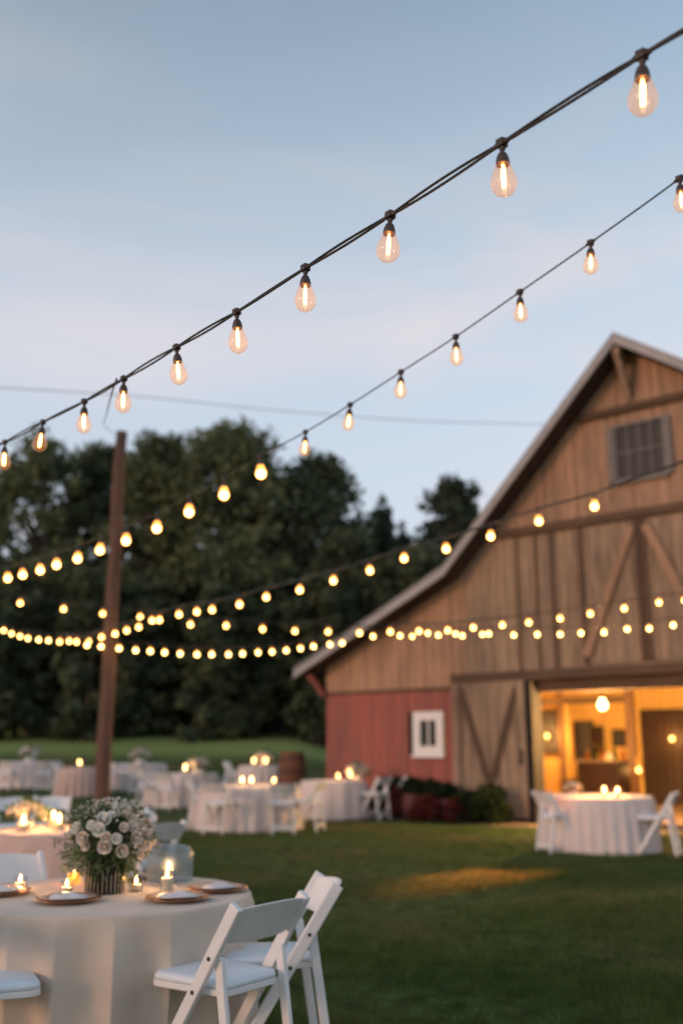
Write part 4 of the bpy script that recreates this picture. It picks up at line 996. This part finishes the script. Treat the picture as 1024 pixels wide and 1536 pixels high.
# simple smaller centrepieces for the other tables
def make_small_bouquet():
    root = empty('small_bouquet', label='x', cat='centrepiece')
    k = MB(); k.lathe([(0,0),(.07,.001),(.08,.03),(.07,.06),(.062,.06),(.07,.03),(.06,.008),(0,.008)], 20); k.build('bowl', M['ceramic'], root, smooth=True)
    rd = random.Random(4); g = MB()
    for i in range(260):
        a = rd.uniform(0,6.28); e = rd.uniform(-.3,1.5); d = Vector((math.cos(a)*math.cos(e), math.sin(a)*math.cos(e), math.sin(e))); b0 = Vector((0,0,.10)) + Vector((d.x*.16, d.y*.16, d.z*.11))*rd.uniform(.5,1.1); w = d.cross(Vector((rd.gauss(0,1), rd.gauss(0,1), 1))).normalized()*.012
        g.add([b0, b0+d*.03+w, b0+d*.06, b0+d*.03-w], [(0,1,2,3)])
    g.build('greenery', M['sprig'], root)
    for i in range(16):
        a = i*2.4; e = .1 + 1.3*(i/16); d = Vector((math.cos(a)*math.cos(e), math.sin(a)*math.cos(e), math.sin(e))); o = bpy.data.objects.new('rose', rose_data[i % 6]); COL.objects.link(o); o.parent = root
        o.location = Vector((0,0,.10)) + Vector((d.x*.15, d.y*.15, d.z*.11)); o.scale = (.034,)*3; o.rotation_euler = d.to_track_quat('Z','Y').to_euler()
    return root
SB = Once(make_small_bouquet())
GB = 'small bouquets on the far tables'
def on_tab(p, dx, dy): return (p.x+dx, p.y+dy, ground_z(p.x, p.y)+.753)
t2 = Vector((T2.x, T2.y, 0))
SB.get(on_tab(t2, -.48, .1), 0, 'small white bouquet at the left of the second table', GB, 1.0)
SB.get(on_tab(TC, .05, 0), 1, 'white bouquet on the far table just right of the pole', GB, 1.9)
SB.get(on_tab(TD, .35, .2), 2, 'white bouquet on the table between pole and middle table', GB, 1.7)
SB.get(on_tab(TA, -.05, 0), 3, 'white bouquet on the farthest left table', GB, 2.0)
SB.get(on_tab(TF, .5, .1), 5, 'white and pink bouquet at the right of the table by the barn corner', GB, 1.5)
SB.get(on_tab(TH, 0, 0), 6, 'candlelit bouquet glowing orange on the far table', GB, 1.7)
SB.get(on_tab(TG, -.3, .25), 6.5, 'low leafy bouquet on the table by the open barn door', GB, .8)
p = atz(216, 1262, .753)
k = MB(); k.lathe([(0,0),(.05,.001),(.085,.04),(.10,.085),(.085,.125),(.045,.155),(.018,.175),(.010,.195),(0,.20)], 28); ob = k.build('onion_vase', M['ceramic'], smooth=True, loc=at(216, 1252, 8.9)); tag(ob, 'white onion shaped ceramic jar right behind the near bouquet', 'jar')
ob.location = (ob.location.x, 8.95, .753)
# candles on the other tables (larger glass hurricane, one warm light each)
def make_far_candle():
    root = empty('candle', label='x', cat='candle')
    k = MB(); k.lathe([(.045,.0),(.045,.06),(.01,.057),(0,.057)], 14); k.build('wax', M['wax'], root)
    k = MB(); k.lathe([(.01,.0),(.055,.001),(.06,.12),(.056,.12),(.05,.006)], 18); k.build('glass_holder', M['clearglass'], root, smooth=True)
    k = MB(); flame_mesh(k, (0,0,.06), 2.2); k.build('flame', M['flame'], root, smooth=True)
    lamp_light(root, (0,0,.12), 5, color=(1,.48,.16), radius=.015, name='candle_light'); return root
FC = Once(make_far_candle()); GF = 'candles burning on the far tables'
def fc(p, px, lab, dy=0, s=1.0):
    u, yc, zc = ray(px, 1175); Y = p.y + dy; x = u*Y/yc; FC.get((x, Y, ground_z(p.x, p.y)+.753), 0, lab, GF, s)
fc(t2, 40, 'lit candle at the left front of the second table', -.3); fc(t2, 84, 'brightest lit candle left of the bouquet on the second table', .2); fc(t2, 93, 'lit candle just right of the brightest one on the second table', -.1)
fc(TE, 363, 'left lit candle of the pair on the middle table', -.1, 1.2); fc(TE, 377, 'right lit candle of the pair on the middle table', -.2, 1.2); fc(TE, 411, 'dim candle on the right half of the middle table', .3)
fc(TF, 525, 'lit candle on the table by the barn corner', -.1, 1.3); fc(TF, 507, 'dim candle left of the brighter one on the barn corner table', .2)
fc(TG, 925, 'right lit candle on the table by the open barn door', -.3, 1.0); fc(TG, 905, 'left lit candle on the table by the open barn door', -.1, 1.0)
fc(TD, 277, 'lit candle on the table between pole and middle table', -.2, 1.6); fc(TB, 118, 'lit candle on the small blush table left of the pole', 0, 1.5)
fc(TH, 380, 'left lit candle beside the far glowing bouquet', -.35, 1.6); fc(TH, 398, 'right lit candle beside the far glowing bouquet', -.35, 1.6)
